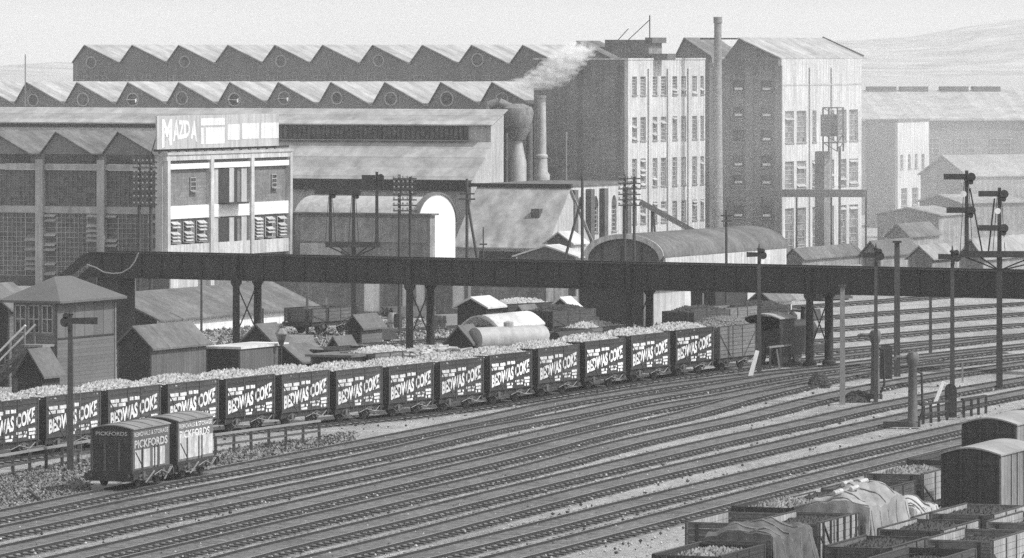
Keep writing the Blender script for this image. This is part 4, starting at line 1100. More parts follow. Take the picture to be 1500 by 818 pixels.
# dust collector cluster left of it
X, Y = xat(758, 522), 522; z = lambda py: zat(py, 522)
dc = empty('dust_collector', 'grimy dust collector with hopper and ducts beside the pale iron stack', 'dust collector', (X, Y, 0))
MB().lathe([(.7,z(205)),(1.2,z(188)),(1.45,z(165)),(1.3,z(158)),(.5,z(152))]).build('hopper', M['brick2'], dc, True)
MB().tube((-1.2,0,0),(-1.2,0,z(185)),.28,.28,10).build('duct', M['brick'], dc, True)
MB().tube((1.05,.2,0),(1.05,.2,z(180)),.3,.3,10).build('duct', M['brick'], dc, True)
MB().lathe([(.8,0),(.8,z(238)),(.62,z(225)),(.4,z(205)),(.4,z(190))]).build('silo', M['tank'], dc, True)
MB().path([(-.4,0,z(160)),(-1.6,0,z(150)),(-2.6,0,z(155)),(-3.0,0,z(185)),(-2.8,0,z(205))], .4, 10).build('bent_duct', M['brick2'], dc, True)
stack(829, 524, 194, .12, .1, 'slim vent pipe on the blank brick flank', M['postl'], name='vent_pipe')
stack(741, 520, 195, .2, .16, 'dark flue left of the dust collector', M['brick'], name='flue')

# right-hand duct tower in front of the white wall
X, Y = xat(1205, 538), 538; z = lambda py: zat(py, 538)
dt = empty('duct_tower', 'dark vertical duct with lattice top before the white factory wall', 'duct tower', (X, Y, 0), 25)
MB().box(-.5,.9,-.35,.55,0,z(222)).build('duct', M['brick2'], dt)
m = MB()
for dx, dy in ((-.4,-.4),(-.4,1.0),(1.0,-.4),(1.0,1.0)): m.beam((dx,dy-1.2,z(222)), (dx,dy-1.2,z(158)), .12, .12)
for i in range(5):
    z0 = z(222)+(z(158)-z(222))*i/5; z1 = z0+(z(158)-z(222))/5
    m.beam((-.4,-1.6,z0),(1.0,-1.6,z1),.08,.06); m.beam((-.4,-.2,z1),(-.4,-1.6,z0),.08,.06); m.box(-.45,1.05,-1.65,-.15,z1-.05,z1+.05)
m.build('lattice', M['brick'], dt)
MB().box(-.5,1.1,-1.0,0,z(200),z(168)).build('cyclone_box', M['brick2'], dt)
for dx, dy in ((1.4, -1.1),): MB().tube((dx,dy,0),(dx,dy,z(215)),.13,.13,8).build('riser_pipe', M['brick'], dt)
# elevated pipe bridge
pb = empty('pipe_bridge', 'level elevated pipe bridge crossing in front of both factory walls', 'pipe bridge', (xat(1270, 532), 532, 0), 90-0)
pb.rotation_euler = (0,0,R(180-3))
Lp = 207*532/K
MB().box(0, Lp, -.4, .4, zat(289,532), zat(278,532)).build('trough', M['brick'], pb)
for q in range(5): MB().beam((Lp*q/4*.98+.1, 0, 0), (Lp*q/4*.98+.1, 0, zat(289.5,532)), .18, .18).build('trestle_leg', M['post'], pb)

# conveyor gallery
cv = empty('conveyor_gallery', 'dark inclined conveyor descending right across the white block', 'conveyor', (xat(938, 517), 517, 0))
a_, b_ = (0, 0, zat(296,517)), (85*517/K, .6, zat(343,517))
MB().beam(a_, b_, .5, .45).build('trough', M['brick'], cv)
MB().beam((1.0,.1,0),(1.0,.1,zat(306,517)),.2,.2).beam((1.5,.1,0),(1.1,.1,zat(306,517)),.2,.2).build('trestle_leg', M['post'], cv)

# --- hazy right-hand distance ---------------------------------------------
fV = Fr(1268, 705, 25)
rV = fV.root('distant_shed', 'vast hazy shed with roof ventilators filling the right background', 'factory')
Lv = 60
rV.rotation_euler = (0, 0, R(6)); rV.location = (xat(1262, 690), 690, 0)
z = lambda py, d=0: zat(py, 690+d)
MB().prism([(0,0),(0,z(176)),(16,z(136,16)),(30,z(150,30)),(30,0)], 'x', 0, Lv).build('wall', M['brick2'], rV)
# prism along x uses (y, z)
MB().prism([(-.5,z(177)),(16,z(136,16)+.05),(16,z(136,16)+.3),(-.5,z(177)+.25)], 'x', -.3, Lv).build('roof', M['roofl'], rV)
for a, b in ((1268,1290),(1303,1345),(1352,1392),(1412,1452),(1460,1500)):
    x0, x1 = (a-1262)*.0805, (b-1262)*.0805; MB().box(x0, x1, 15, 17, z(137,16), z(127,16)).build('ventilator', M['brick'], rV)
for i in range(11):
    x0 = 2.5 + i*4.2; window(rV, 'R', x0, x0+2.4, z(225), z(203), -.06, 3, 3, M['conc2'], M['glassg'])
fW = Fr(1315, 640); rW = fW.root('hazy_tower_block', 'hazy tower with dark flank and white face pierced by four slits', 'building')
LW_, WW_ = fW.u(1361), fW.v(1268); zW = zat(179, 640)
hl = [(fW.u(p), fW.u(p+4), zat(246, 645), zat(226, 645)) for p in (1319, 1330, 1340, 1350)] + [(fW.u(p), fW.u(p+9), zat(300, 645), zat(275, 645)) for p in (1320, 1336, 1349)]
m = MB(); wall(m, 'R', 0, LW_, 0, zW, .3, hl); m.build('white_wall', M['concW'], rW)
for h_ in hl: window(rW, 'R', *h_, .16, 1, 3, M['conc2'], M['glassd'])
MB().box(0, .29, .31, WW_, 0, zW-.05).box(LW_-.3, LW_-.01, .31, WW_, 0, zW-.1).box(.3, LW_-.31, WW_-.3, WW_, 0, zW-.1).build('brick_wall', M['brick2'], rW)
MB().box(-.1, LW_, -.1, WW_, zW+.003, zW+.25).build('roof', M['brick'], rW)
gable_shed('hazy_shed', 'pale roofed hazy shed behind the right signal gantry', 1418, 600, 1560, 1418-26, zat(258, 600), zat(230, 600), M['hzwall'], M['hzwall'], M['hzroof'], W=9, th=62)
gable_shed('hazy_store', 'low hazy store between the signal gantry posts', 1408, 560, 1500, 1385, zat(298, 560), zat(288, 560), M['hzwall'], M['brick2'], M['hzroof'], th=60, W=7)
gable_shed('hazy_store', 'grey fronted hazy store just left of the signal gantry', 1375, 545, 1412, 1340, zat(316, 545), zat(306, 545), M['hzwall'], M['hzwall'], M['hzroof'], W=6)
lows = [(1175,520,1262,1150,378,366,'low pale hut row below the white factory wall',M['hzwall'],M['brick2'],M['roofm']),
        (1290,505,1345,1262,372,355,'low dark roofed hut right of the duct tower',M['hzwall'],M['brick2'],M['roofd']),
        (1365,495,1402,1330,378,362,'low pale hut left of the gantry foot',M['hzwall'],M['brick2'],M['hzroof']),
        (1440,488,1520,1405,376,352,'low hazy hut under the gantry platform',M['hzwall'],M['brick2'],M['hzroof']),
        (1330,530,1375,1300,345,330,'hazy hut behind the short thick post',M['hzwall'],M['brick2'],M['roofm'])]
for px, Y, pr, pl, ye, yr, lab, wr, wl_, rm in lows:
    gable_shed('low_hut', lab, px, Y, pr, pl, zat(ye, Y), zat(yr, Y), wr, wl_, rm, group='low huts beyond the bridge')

# ------------------------------------------------------------------ the long plate girder bridge
def bridge():
    YL, YR = 385.0, 351.0; A = Vector((xat(132, YL), YL)); B = Vector((xat(1500, YR), YR)); d = (B-A).normalized()
    B = B + d*14; L = (B-A).length; n = Vector((-d.y, d.x))       # n points away from the camera
    root = empty('girder_bridge', 'long dark plate girder footbridge spanning the whole yard', 'bridge', (A.x, A.y, 0))
    root.rotation_euler = (0,0,math.atan2(d.y, d.x))
    zt, zb, w = 6.02, 4.42, 2.5
    z2 = 4.42
    MB().box(0, L, 0, .06, zb+.06, zt-.06).build('girder_web', M['girder'], root)
    MB().box(0, L, w, w+.06, zb+.06, zt-.06).build('girder_web', M['girder'], root)
    m = MB()
    for y in (0, w): m.box(0, L, y-.14, y+.2, zt-.058, zt+.02).box(0, L, y-.14, y+.2, zb-.02, zb+.058)
    m.build('flange', M['girder'], root)
    m = MB(); x = .9
    while x < L: m.box(x-.04, x+.04, -.09, -.003, zb+.06, zt-.06); x += 1.55
    m.build('stiffener', M['girder'], root)
    MB().box(0, L, .08, w-.02, zb+.12, zb+.25).build('deck', M['wood_d'], root)
    def xon(px):
        k = (px-750)/K; return (k*A.y - A.x)/(d.x - k*d.y)
    for px in (346, 600, 922, 1186, 1450):
        x = xon(px)
        if px != 1450:
            MB().lathe([(.42,0),(.42,.25),(.24,.35),(.22,zb-.4),(.36,zb-.2),(.36,zb-.025)], x, .0).build('column', M['girder'], root, True)
            MB().lathe([(.42,0),(.42,.25),(.27,.35),(.25,zb-.4),(.38,zb-.2),(.38,zb-.025)], x, w).build('column', M['girder'], root, True)
            MB().beam((x, .2, zb-.5), (x, w-.2, 1.2), .06, .06).beam((x, w-.2, zb-.5), (x, .2, 1.2), .06, .06).build('cross_brace', M['iron'], root)
            MB().box(x-.15, x+.15, -.2, -.095, zb, zt).build('cover_plate', M['girder'], root)
    # approach steps at the left end
    m = MB().prism([(0,zt-.55),(0,zt),(-.5,zt-.1),(-2.9,zt-1.9),(-2.9,zt-2.4)], 'y', .0, .12).prism([(0,zt-.55),(0,zt),(-.5,zt-.1),(-2.9,zt-1.9),(-2.9,zt-2.4)], 'y', w, w+.12)
    m.build('approach_stringer', M['girder'], root)
    MB().box(.35, 2.0, .3, 2.2, 0, zb-.03).build('abutment', M['brickD'], root)
    return A, d
M['brickD'] = brick_mat('sooty_brick', .05, var=.3, scale=4)
bridge()
# sagging pale cable at the left end
X, Y = xat(165, 378), 378
pts = []
for px, py in ((128,388),(140,392),(152,399),(165,401),(178,400),(190,393),(197,384),(203,370)): pts.append(((px-165)*Y/K, 0, zat(py, Y)))
o = MB().path(pts, .045, 6).build('sagging_cable', M['postl']); o.location = (X, Y, 0); tag(o, 'pale sagging cable looped over the left end of the bridge', 'cable')

# ------------------------------------------------------------------ posts, poles and signals
def semaphore(px, yb, yt, label, arms, w=.26, mt=None, group='semaphore signals', ladder=True, side=1, name='semaphore_signal', Y=None):
    """arms: (row, length towards the left if > 0 else right, thickness)"""
    if Y is None: X, Y = at(px, yb)
    else: X = xat(px, Y)
    g0 = zg(X, Y); root = empty(name, label, 'signal', (X, Y, g0), None, group); zt = zat(yt, Y)-g0
    mt = mt or M['post']
    MB().beam((0,0,-.1),(0,0,zt),w,w,up=(0,1,0),w2=w*.65,h2=w*.65).build('post', mt, root)
    MB().lathe([(.12,zt),(.16,zt+.06),(.05,zt+.14),(.02,zt+.35)],0,0,8).build('finial', M['iron'], root)
    for row, ln, tk in arms:
        z = zat(row, Y)-g0; sg = -1 if ln > 0 else 1; a = abs(ln)
        ar = MB().add([(sg*.1,-.2,z-tk*.42),(sg*a,-.2,z-tk*.5),(sg*a,-.2,z+tk*.5),(sg*.1,-.2,z+tk*.42),(sg*.1,-.16,z-tk*.42),(sg*a,-.16,z-tk*.5),(sg*a,-.16,z+tk*.5),(sg*.1,-.16,z+tk*.42)],
              [(0,1,2,3),(7,6,5,4),(0,4,5,1),(1,5,6,2),(2,6,7,3),(3,7,4,0)]).build('arm', M['iron'], root)
        MB().tube((-sg*.22,-.22,z-.05),(-sg*.22,-.12,z-.05),.23,.23,12).tube((-sg*.2,-.22,z+.22),(-sg*.2,-.12,z+.22),.14,.14,10).build('spectacle', M['iron'], ar)
        MB().box(-.1,.1,-.34,-.13,z-.4,z-.05).build('lamp', M['iron'], root)
    if ladder:
        m = MB(); lx = side*(w*.5+.22)
        for q in (-.14,.14): m.beam((lx+q,.12,0),(lx*.7+q,.12,zt-1.2),.025,.025)
        k = .3
        while k < zt-1.2: t_ = k/(zt-1.2); cx_ = lx*(1-.3*t_); m.box(cx_-.14,cx_+.14,.11,.13,k-.012,k+.012); k += .32
        m.build('ladder', M['postl'], root)
    return root
r = semaphore(103, 690, 462, 'tall grey semaphore with its arm pointing right, before the signal box', [(470, -1.25, .32)], w=.30, mt=M['postsig'] if 'postsig' in M else M['post'])
semaphore(1112, 549, 366, 'semaphore with a short left arm at the end of the coke train', [(373, .75, .3)], w=.28, ladder=False)
semaphore(1283, 590, 366, 'semaphore with short arms behind the left water column', [(374, .75, .3)], w=.24, ladder=False)
semaphore(1395, 612, 370, 'semaphore with a short left arm above the rounded iron cabinet', [(376, .75, .3)], w=.26, ladder=False)
semaphore(38, 470, 398, 'x', [], ladder=False) if False else None

def plain_post(px, yb, yt, label, w=.2, mt=None, lean=(0,0), name='timber_post', group='plain posts in the yard', cap=None, Y=None):
    if Y is None: X, Y = at(px, yb)
    else: X = xat(px, Y)
    g0 = zg(X, Y); zt = zat(yt, Y)-g0
    m = MB().beam((0,0,-.1),(lean[0],lean[1],zt),w,w,up=(0,1,0),w2=w*.8,h2=w*.8)
    root = empty(name, label, 'post', (X, Y, g0), None, group)
    m.build('shaft', mt or M['post'], root)
    if cap: MB().box(lean[0]-w*.7, lean[0]+w*.7, -w*.7, w*.7, zt+.003, zt+.12).build('cap', cap, root)
    return root
plain_post(1234, 593, 421, 'tall slender bare post nearest the coal heap', .30, M['postl'], cap=M['iron'])
plain_post(1314, 552, 356, 'thick bare blunt post behind the left water column', .36, M['post'], cap=M['iron'])
plain_post(1363, 521, 430, 'short slender post beyond the bridge', .2)
plain_post(450, 492, 408, 'post with a white upper half right of the low white store', .2, M['postl'], cap=M['white'])
plain_post(295, 489, 405, 'thin dark post in front of the low white store', .16)
plain_post(1098, 553, 514, 'short white leaning post beside the plain grey wagon', .28, M['white'], lean=(.45,0))
plain_post(1367, 595, 559, 'white leaning post right of the near water column', .22, M['white'], lean=(.55,0))
plain_post(1143, 545, 512, 'short pale stake below the locomotive', .12, M['postl'], lean=(-.2,0))
plain_post(1410, 560, 530, 'faint thin stake beyond the short railings', .1, M['postl'])
plain_post(54, 750, 724, 'black stake lying aslant on the grass bank', .1, M['iron'], lean=(-.9,2.2)) if False else None
X, Y = at(48, 728); o = MB().beam((-.4,2.6,.08),(.45,-2.4,.12),.1,.1).build('fallen_stake', M['iron']); o.location = (X, Y, 0); tag(o, 'black stake lying aslant on the grassy bank', 'stake')

def h_pole(px1, px2, Y, yt, label, arms, armspan, yb=None, w=.26):
    X = xat((px1+px2)/2, Y); g0 = zg(X, Y); root = empty('telegraph_pole', label, 'telegraph pole', (X, Y, g0), None, 'telegraph poles')
    hw = (px2-px1)/2*Y/K; zt = zat(yt, Y)-g0
    for s in (-1, 1): MB().tube((s*hw,0,-.1),(s*hw,0,zt-(.15 if s>0 else 0)),w/2,w*.36,9).build('pole', M['post'], root, True)
    for row in arms:
        z = zat(row, Y)-g0; a = MB().box(-armspan/2, armspan/2, -w*.62, -w*.62+.08, z-.045, z+.045)
        x = -armspan/2+.08
        a.build('crossarm', M['post'], root); ins = MB()
        while x <= armspan/2-.05: ins.lathe([(.05,z+.065),(.07,z+.12),(.045,z+.2)], x, -w*.5, 6); x += .3
        ins.build('insulator', M['postl'], root)
    return root
h_pole(585, 601, 398, 256, 'double telegraph pole with seven crossarms left of the white arch', [262,269,277,285,293,301,309], 1.6)
h_pole(204, 221, 412, 232, 'double telegraph pole with many crossarms left of the office block', [238,246,254,262,271,280,290,300], 1.7, w=.3)
h_pole(915, 929, 425, 256, 'double telegraph pole in front of the arched barrel shed', [262,269,277,285,293,301], 1.6)
def a_pole(px, pxleg, Y, yt, label, arms=(), w=.26, legtop=None):
    X = xat(px, Y); root = empty('telegraph_pole', label, 'telegraph pole', (X, Y, 0), None, 'telegraph poles'); zt = zat(yt, Y)
    MB().tube((0,0,-.1),(0,0,zt),w/2,w*.38,9).build('pole', M['post'], root, True)
    if pxleg: dx = (pxleg-px)*Y/K; zl = zat(380, Y); s_ = (zt*.8)/(zt*.8-zl); MB().tube((dx*s_,0,0),(0,.02,zt*.86),.11,.09,8).build('stay_leg', M['post'], root, True)
    for row, sp in arms:
        z = zat(row, Y); MB().box(-sp/2, sp/2, -.2, -.1, z-.06, z+.06).build('crossarm', M['post'], root)
    return root
a_pole(684, 698, 430, 262, 'leaning legged telegraph pole right of the white arch', [(284,1.1),(292,1.2)])
a_pole(853, 829, 430, 258, 'telegraph pole with a long stay leg beside the pale hall')
a_pole(1064, None, 420, 308, 'slim telegraph pole with two short crossarms over the barrel roof', [(316,.8),(324,.7)], w=.22)
a_pole(708, None, 470, 333, 'tiny pole on the patched slate slope', [(358,.6)], w=.14)
plain_post(37, 0, 80, 'thin flagpole far behind at the left', .12, M['postl'], Y=560, name='flagpole')

# signal gantries
def gantry(Y, pxpost, platrow, span, dolls, label, yb_px=None, mt=None):
    X = xat(pxpost, Y); g0 = zg(X, Y); root = empty('signal_gantry', label, 'signal gantry', (X, Y, g0), None, 'signal gantries')
    q = lambda px: (px-pxpost)*Y/K; zp = zat(platrow, Y)-g0
    MB().beam((0,0,-.1),(0,0,zp-.1),.34,.34,up=(0,1,0),w2=.28,h2=.28).build('main_post', M['iron'], root)
    m = MB().box(q(span[0]), q(span[1]), -.4, .4, zp-.08, zp+.12)
    for s in (-.38,.38): m.box(q(span[0]), q(span[1]), s-.04, s+.04, zp-.2, zp+.14)
    m.build('platform', M['iron'], root)
    m = MB()
    for e in (span[0]+6, (span[0]+pxpost)/2, (span[1]+pxpost)/2, span[1]-6): m.path([(q(e),0,zp-.2),(q((e+pxpost)/2),0,zp-.55),(0,0,zp-.95)], .045, 6)
    m.build('bracket', M['iron'], root)
    for px, yt, arms in dolls:
        zt = zat(yt, Y)-g0; x = q(px)
        d = MB().beam((x,0,zp-.1),(x,0,zt),.24,.24,up=(0,1,0),w2=.18,h2=.18).build('doll_post', M['iron'], root)
        for row, ln in arms:
            z = zat(row, Y)-g0; a = MB().box(x-ln, x-.1, -.19, -.15, z-.16, z+.16) if ln > 0 else MB().box(x+.1, x-ln, -.19, -.15, z-.16, z+.16)
            sg = -1 if ln > 0 else 1
            a.tube((x-sg*.25,-.24,z-.02),(x-sg*.25,-.13,z-.02),.25,.25,12).tube((x-sg*.22,-.24,z-.3),(x-sg*.22,-.13,z-.3),.15,.15,10)
            a.build('signal_arm', M['iron'], d)
    m = MB()
    for px, yt, arms in dolls[:2]:
        for s in (-1, 1): m.tube((q(px)+s*.35,.3,zp),(q(px)+s*.12,.1,zat(yt,Y)-g0-.5),.02,.02,5)
    m.build('stay_rod', M['iron'], root)
    return root
gantry(396, 518, 358, (477, 557), [(484, 277, [(281, 1.05)]), (518, 275, [(282, 1.55)]), (552, 252, [(260, 1.0)])], 'three post signal gantry on a bracket platform above the bridge, left of centre')
g2 = gantry(336, 1464, 372, (1408, 1560), [(1416, 250, [(259, 1.3), (308, 1.15)]), (1464, 275, [(284, 1.2), (334, 1.2)]), (1545, 290, [(306, 1.5), (340, 1.3)])], 'large signal gantry with stacked arms and white discs at the right edge')
m = MB()
for px, py in ((1411,283),(1461,308),(1473,350)): x = (px-1464)*336/K; m.tube((x,-.3,zat(py,336)),(x,-.26,zat(py,336)),.17,.17,14)
m.build('white_disc', M['white'], g2)
m = MB(); q = lambda px: (px-1464)*336/K
m.tube((q(1421),.1,zat(275,336)),(q(1439),.1,zat(368,336)),.05,.05,6).tube((q(1457),.1,zat(290,336)),(q(1448),.1,zat(368,336)),.05,.05,6); m.build('ladder_stay', M['iron'], g2)

# gas lamp, water columns, cabinet, railings
X, Y = at(412, 553); g0 = zg(X, Y); gl = empty('gas_lamp', 'old gas lamp on a post behind the coke wagons', 'lamp', (X, Y, g0)); z = lambda py: zat(py, Y)-g0
MB().lathe([(.12,0),(.1,.6),(.06,.7),(.05,z(506))],0,0,8).build('lamp_post', M['iron'], gl)
MB().lathe([(.12,z(506)),(.3,z(491)),(.34,z(489)),(.12,z(481)),(.14,z(478)),(.03,z(474))],0,0,6).build('lantern', M['lampglass'] if 'lampglass' in M else M['glassd'], gl)
MB().lathe([(.36,z(490)),(.36,z(488.5)),(.13,z(481)),(.02,z(480))],0,0,6).build('lantern_roof', M['postl'], gl)
def water_column(px, yb, yt, label, r=.25):
    X, Y = at(px, yb); root = empty('water_column', label, 'water column', (X, Y, 0), None, 'water columns'); zt = zat(yt, Y)
    MB().lathe([(r*1.7,0),(r*1.7,.22),(r*1.15,.3),(r*1.0,.5),(r*.85,zt-.75),(r*1.0,zt-.7),(r*1.25,zt-.5),(r*1.35,zt-.25),(r*.9,zt-.05),(r*.3,zt)],0,0,14).build('standpipe', M['colm'], root, True)
    MB().path([(0,0,zt-.3),(-.85,-.1,zt-.3),(-.95,-.12,zt-.42)], .1, 8).build('swing_arm', M['colm'], root)
    MB().path([(.2,0,zt-1.0),(.45,0,zt-1.1),(.5,0,.8),(.3,0,.3)], .06, 8).build('leather_hose', M['iron'], root)
    MB().box(-1.5,.35,-.35,-.05,0,.28).build('drain_box', M['iron'], root)
    return root
M['colm'] = mat('water_column_paint', .12, var=.3, scale=4, streak=.4, rough=.5)
water_column(1337, 628, 515, 'near water column with a short arm, beside the white leaning post')
water_column(1282, 589, 483, 'farther water column in front of the thin semaphore')
X, Y = at(1393, 615); cb = empty('iron_cabinet', 'tall dark cabinet with a rounded top at a signal foot', 'cabinet', (X, Y+.5, 0)); z = zat(562, Y)
MB().prism([(-.3,0),(.3,0),(.3,z-.25),(.2,z-.08),(0,z),(-.2,z-.08),(-.3,z-.25)], 'y', -.5, -.15).build('case', M['girder'], cb)
MB().box(-.24,.24,-.53,-.503,.2,z-.4).build('door', M['iron'], cb)
X, Y = at(1298, 555); cb = empty('iron_cabinet', 'dark rounded hut between the two bare posts', 'cabinet', (X, Y, 0)); z = zat(504, Y)
MB().prism([(-.35,0),(.35,0),(.35,z-.25),(.2,z-.06),(0,z),(-.2,z-.06),(-.35,z-.25)], 'y', -.3, .3).build('case', M['brickD'], cb)
MB().box(-.25,.25,-.33,-.303,.1,z-.5).build('door', M['iron'], cb)
def railing(px0, yb0, px1, yb1, n, h, label, rail2=True, mt=None, top=None):
    A = Vector(at(px0, yb0)); B = Vector(at(px1, yb1)); root = empty('trestle_fence', label, 'fence', (A.x, A.y, 0), None, 'low post and rail fences')
    m = MB()
    for i in range(n):
        p = A.lerp(B, i/(n-1)) - A; g0 = zg(p.x+A.x, p.y+A.y)
        MB().beam((p.x,p.y,g0-.1),(p.x+random.uniform(-.04,.04),p.y,g0+h-.05),.14,.14,up=(0,1,0)).build('fence_post', mt or M['post'], root)
    D = B-A; g1 = zg(A.x, A.y); g2_ = zg(B.x, B.y)
    m.beam((-.1,0,g1+h),(D.x,D.y,g2_+h),.16,.1).build('top_rail', top or M['postl'], root)
    if rail2: MB().beam((0,-.08,g1+h*.5),(D.x,D.y-.08,g2_+h*.5),.06,.1).build('lower_rail', mt or M['post'], root)
    return root
railing(-30, 706, 137, 676, 8, .98, 'low trestle fence on the grass bank left of the containers')
railing(316, 668, 468, 646, 7, .98, 'short trestle fence in front of the coke wagons right of the containers')
railing(1352, 622, 1387, 616, 4, 1.0, 'short dark railing between the near water column and cabinet', mt=M['iron'], top=M['iron'])
railing(1412, 612, 1444, 606, 4, .95, 'short dark railing right of the rounded cabinet', mt=M['iron'], top=M['iron'])
railing(1128, 541, 1158, 537, 3, 1.3, 'pale buffer rail below the locomotive', rail2=False)

def pile(px, py, w_, d_, h_, label, m_=None, n=220):
    X, Y = at(px, py); o = heap_mesh(w_, d_, 0.0, h_, n, random.Random(label), (.05,.13)).build('coal_heap', m_ or M['coal'])
    o.location = (X, Y, zg(X, Y)); tag(o, label, 'coal heap', 'coal heaps by the tracks'); return o
pile(1200, 568, 1.2, 1.4, .75, 'small dark heap in the fork of the tracks')
pile(1255, 589, 1.4, 1.6, .55, 'wide dark coal heap right of the slender bare post')
X, Y = at(1228, 566)

# ------------------------------------------------------------------ signal box
fS = Fr(83, 318); LS, WS = fS.u(168), 2.75; zS = zat(441, 318)
rS = fS.root('signal_box', 'boarded signal box with a low hipped roof and windows on its shaded side', 'signal box')
zm = zat(498, 318)
MB().box(0, LS, 0, .1, 0, zm-.004).box(0, LS, WS-.1, WS, 0, zm-.004).build('lower_boards', M['boxlow'], rS) if False else None
M['boxlow'] = stripe_mat('signal_box_lap_boards', .115, axis='z', period=.2, depth=.3, var=.15, scale=4, big=.1)
M['boxup'] = stripe_mat('signal_box_panels', .125, axis='h', period=1.05, depth=.45, duty=.93, var=.12, scale=3, big=.1)
M['boxend'] = stripe_mat('signal_box_end_boards', .16, axis='z', period=.2, depth=.3, var=.15, scale=4, big=.1)
MB().box(0.01, LS, 0, .1, 0, zm-.004).box(0, LS, WS-.1, WS, 0, zm-.004).build('lower_boarding', M['boxlow'], rS)
MB().box(0.01, LS, .02, .1, zm, zS).build('upper_boarding', M['boxup'], rS)
MB().box(0, LS, -.04, .019, zm-.003, zm+.08).build('waist_rail', M['wood_d'], rS)
MB().box(-.04, .05, -.04, .08, 0, zS).box(LS-.05, LS+.12, -.04, .08, 0, zS).build('corner_board', M['boxup'], rS)
zw0, zw1 = zS-1.75, zS-.25
holes = [(.25+.82*i, .25+.82*i+.68, zw0, zw1) for i in range(3)]
m = MB(); wall(m, 'L', .11, WS-.11, 0, zS, .1, holes); wall(m, 'L', .11, WS-.11, 0, zS, .1, [], d0=LS-.1); m.build('end_wall', M['boxend'], rS)
for h_ in holes: window(rS, 'L', *h_, .05, 2, 2, M['white2'] if 'white2' in M else M['conc2'], M['glassd'], bar=.06)
MB().box(.11, LS-.11, .11, WS-.11, zw0-.7, zw0-.6).build('operating_floor', M['wood_m'], rS)
o = .5; ax0, ax1, ay = LS*.34, LS*.62, WS/2; za = zat(405, 321)
rv = [(-o,-o,zS),(LS+o,-o,zS),(LS+o,WS+o,zS),(-o,WS+o,zS),(ax0,ay,za),(ax1,ay,za)]
rv += [(x,y,z_-.12) for x,y,z_ in rv[:4]]
MB().add(rv, [(0,1,5,4),(1,2,5),(2,3,4,5),(3,0,4),(0,6,7,1),(1,7,8,2),(2,8,9,3),(3,9,6,0),(6,9,8,7)]).build('roof', M['roofS2'] if 'roofS2' in M else mat('signal_box_slates', .11, var=.12, scale=5, big=.1), rS)
# stairs down the shaded end
m = MB(); zd = 3.35
for i in range(13):
    t_ = i/12; y = 1.25+t_*3.7; z_ = zd*(1-t_)+.02; m.box(-1.25, -.35, y, y+.26, z_-.05, z_)
m.build('stair_tread', M['postl'], rS)
for x in (-1.3, -.3): MB().beam((x,1.1,zd-.05),(x,5.2,-.3),.07,.22).build('stringer', M['wood_m'], rS)
MB().box(-1.35,-.06,.1,1.24,zd-.1,zd+.02).build('landing', M['postl'], rS)
for x in (-1.34, -.26):
    MB().beam((x,1.15,zd+1.05),(x,5.1,.85),.1,.1).build('handrail', M['white'], rS)
    MB().beam((x,1.2,zd),(x,1.2,zd+1.0),.07,.07).beam((x,4.9,0),(x,4.9,1.0),.07,.07).beam((x,3.0,zd*.5),(x,3.0,zd*.5+1.0),.06,.06).build('newel', M['postl'], rS)
MB().box(-1.3,-.2,.2,.3,0,zd-.12).build('landing_support', M['wood_d'], rS)
gable_shed('coal_hut', 'small dark gabled hut under the signal box stairs', 62, 303, 80, 26, zat(545, 303), zat(515, 303), M['wood_d'], M['wood_d'], M['roofd'], L=1.8)
gable_shed('lamp_hut', 'hut roof cut off by the left edge behind the stairs', 14, 338, 26, -60, zat(452, 338), zat(420, 338), M['wood_m'], M['wood_d'], M['roofm'], L=3)
gable_shed('platelayers_hut', 'grey timber hut with dark gable end beside the signal box', 222, 338, 302, 171, zat(508, 338), zat(480, 339), M['wood_v'], M['wood_d'], M['roofm'])  # dark boards on the gable end imitate its shade
gable_shed('flat_store', 'low store with a white sheeted roof and dark end', 352, 344, 420, 302, zat(512, 344), 0, M['wood_v'], M['wood_d'], M['roofw'], flat=True, over=.1)  # end wall shade imitated by darker boards than the lit side
gable_shed('lamp_room', 'tiny dark gabled hut at the foot of the left bridge columns', 403, 360, 425, 352, zat(505, 360), zat(478, 360), M['wood_d'], M['wood_d'], M['roofd'], L=2.2)
gable_shed('low_lean_to', 'low grey roofed lean-to behind the gas lamp', 440, 348, 482, 418, zat(529, 348), zat(506, 350), M['wood_m'], M['wood_d'], M['roofm'], W=2.2)
gable_shed('dark_hut', 'small dark sloping hut by the middle of the fence line', 500, 356, 522, 480, zat(512, 356), zat(496, 356), M['wood_d'], M['wood_d'], M['roofd'])
gable_shed('flat_shed', 'low flat shed behind the wagons left of the log wagon', 512, 345, 580, 455, zat(524, 345), 0, M['postb'] if 'postb' in M else M['wood_m'], M['wood_d'], M['roofm'], flat=True)
# long low white store
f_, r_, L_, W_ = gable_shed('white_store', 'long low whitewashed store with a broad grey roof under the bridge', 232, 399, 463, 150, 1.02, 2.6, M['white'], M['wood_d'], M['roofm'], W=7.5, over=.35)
gable_shed('rear_store', 'small pale store with a white eave just under the left span', 250, 432, 290, 236, zat(402, 432), 0, M['conc'], M['brick'], M['roofw'], flat=True, W=3)
# big dark timber shed and pale store under the bridge
f_, r_, L_, W_ = gable_shed('timber_shed', 'dark timber goods shed under the middle of the bridge with pale flank', 945, 412, 1003, 846, 2.5, 3.3, M['conc2'], M['wood_d'], M['roofd'])
gable_shed('dark_store', 'dark store right of the pale flank under the bridge', 1048, 428, 1095, 1012, zat(422, 428), 0, M['wood_d'], M['wood_d'], M['roofd'], flat=True)
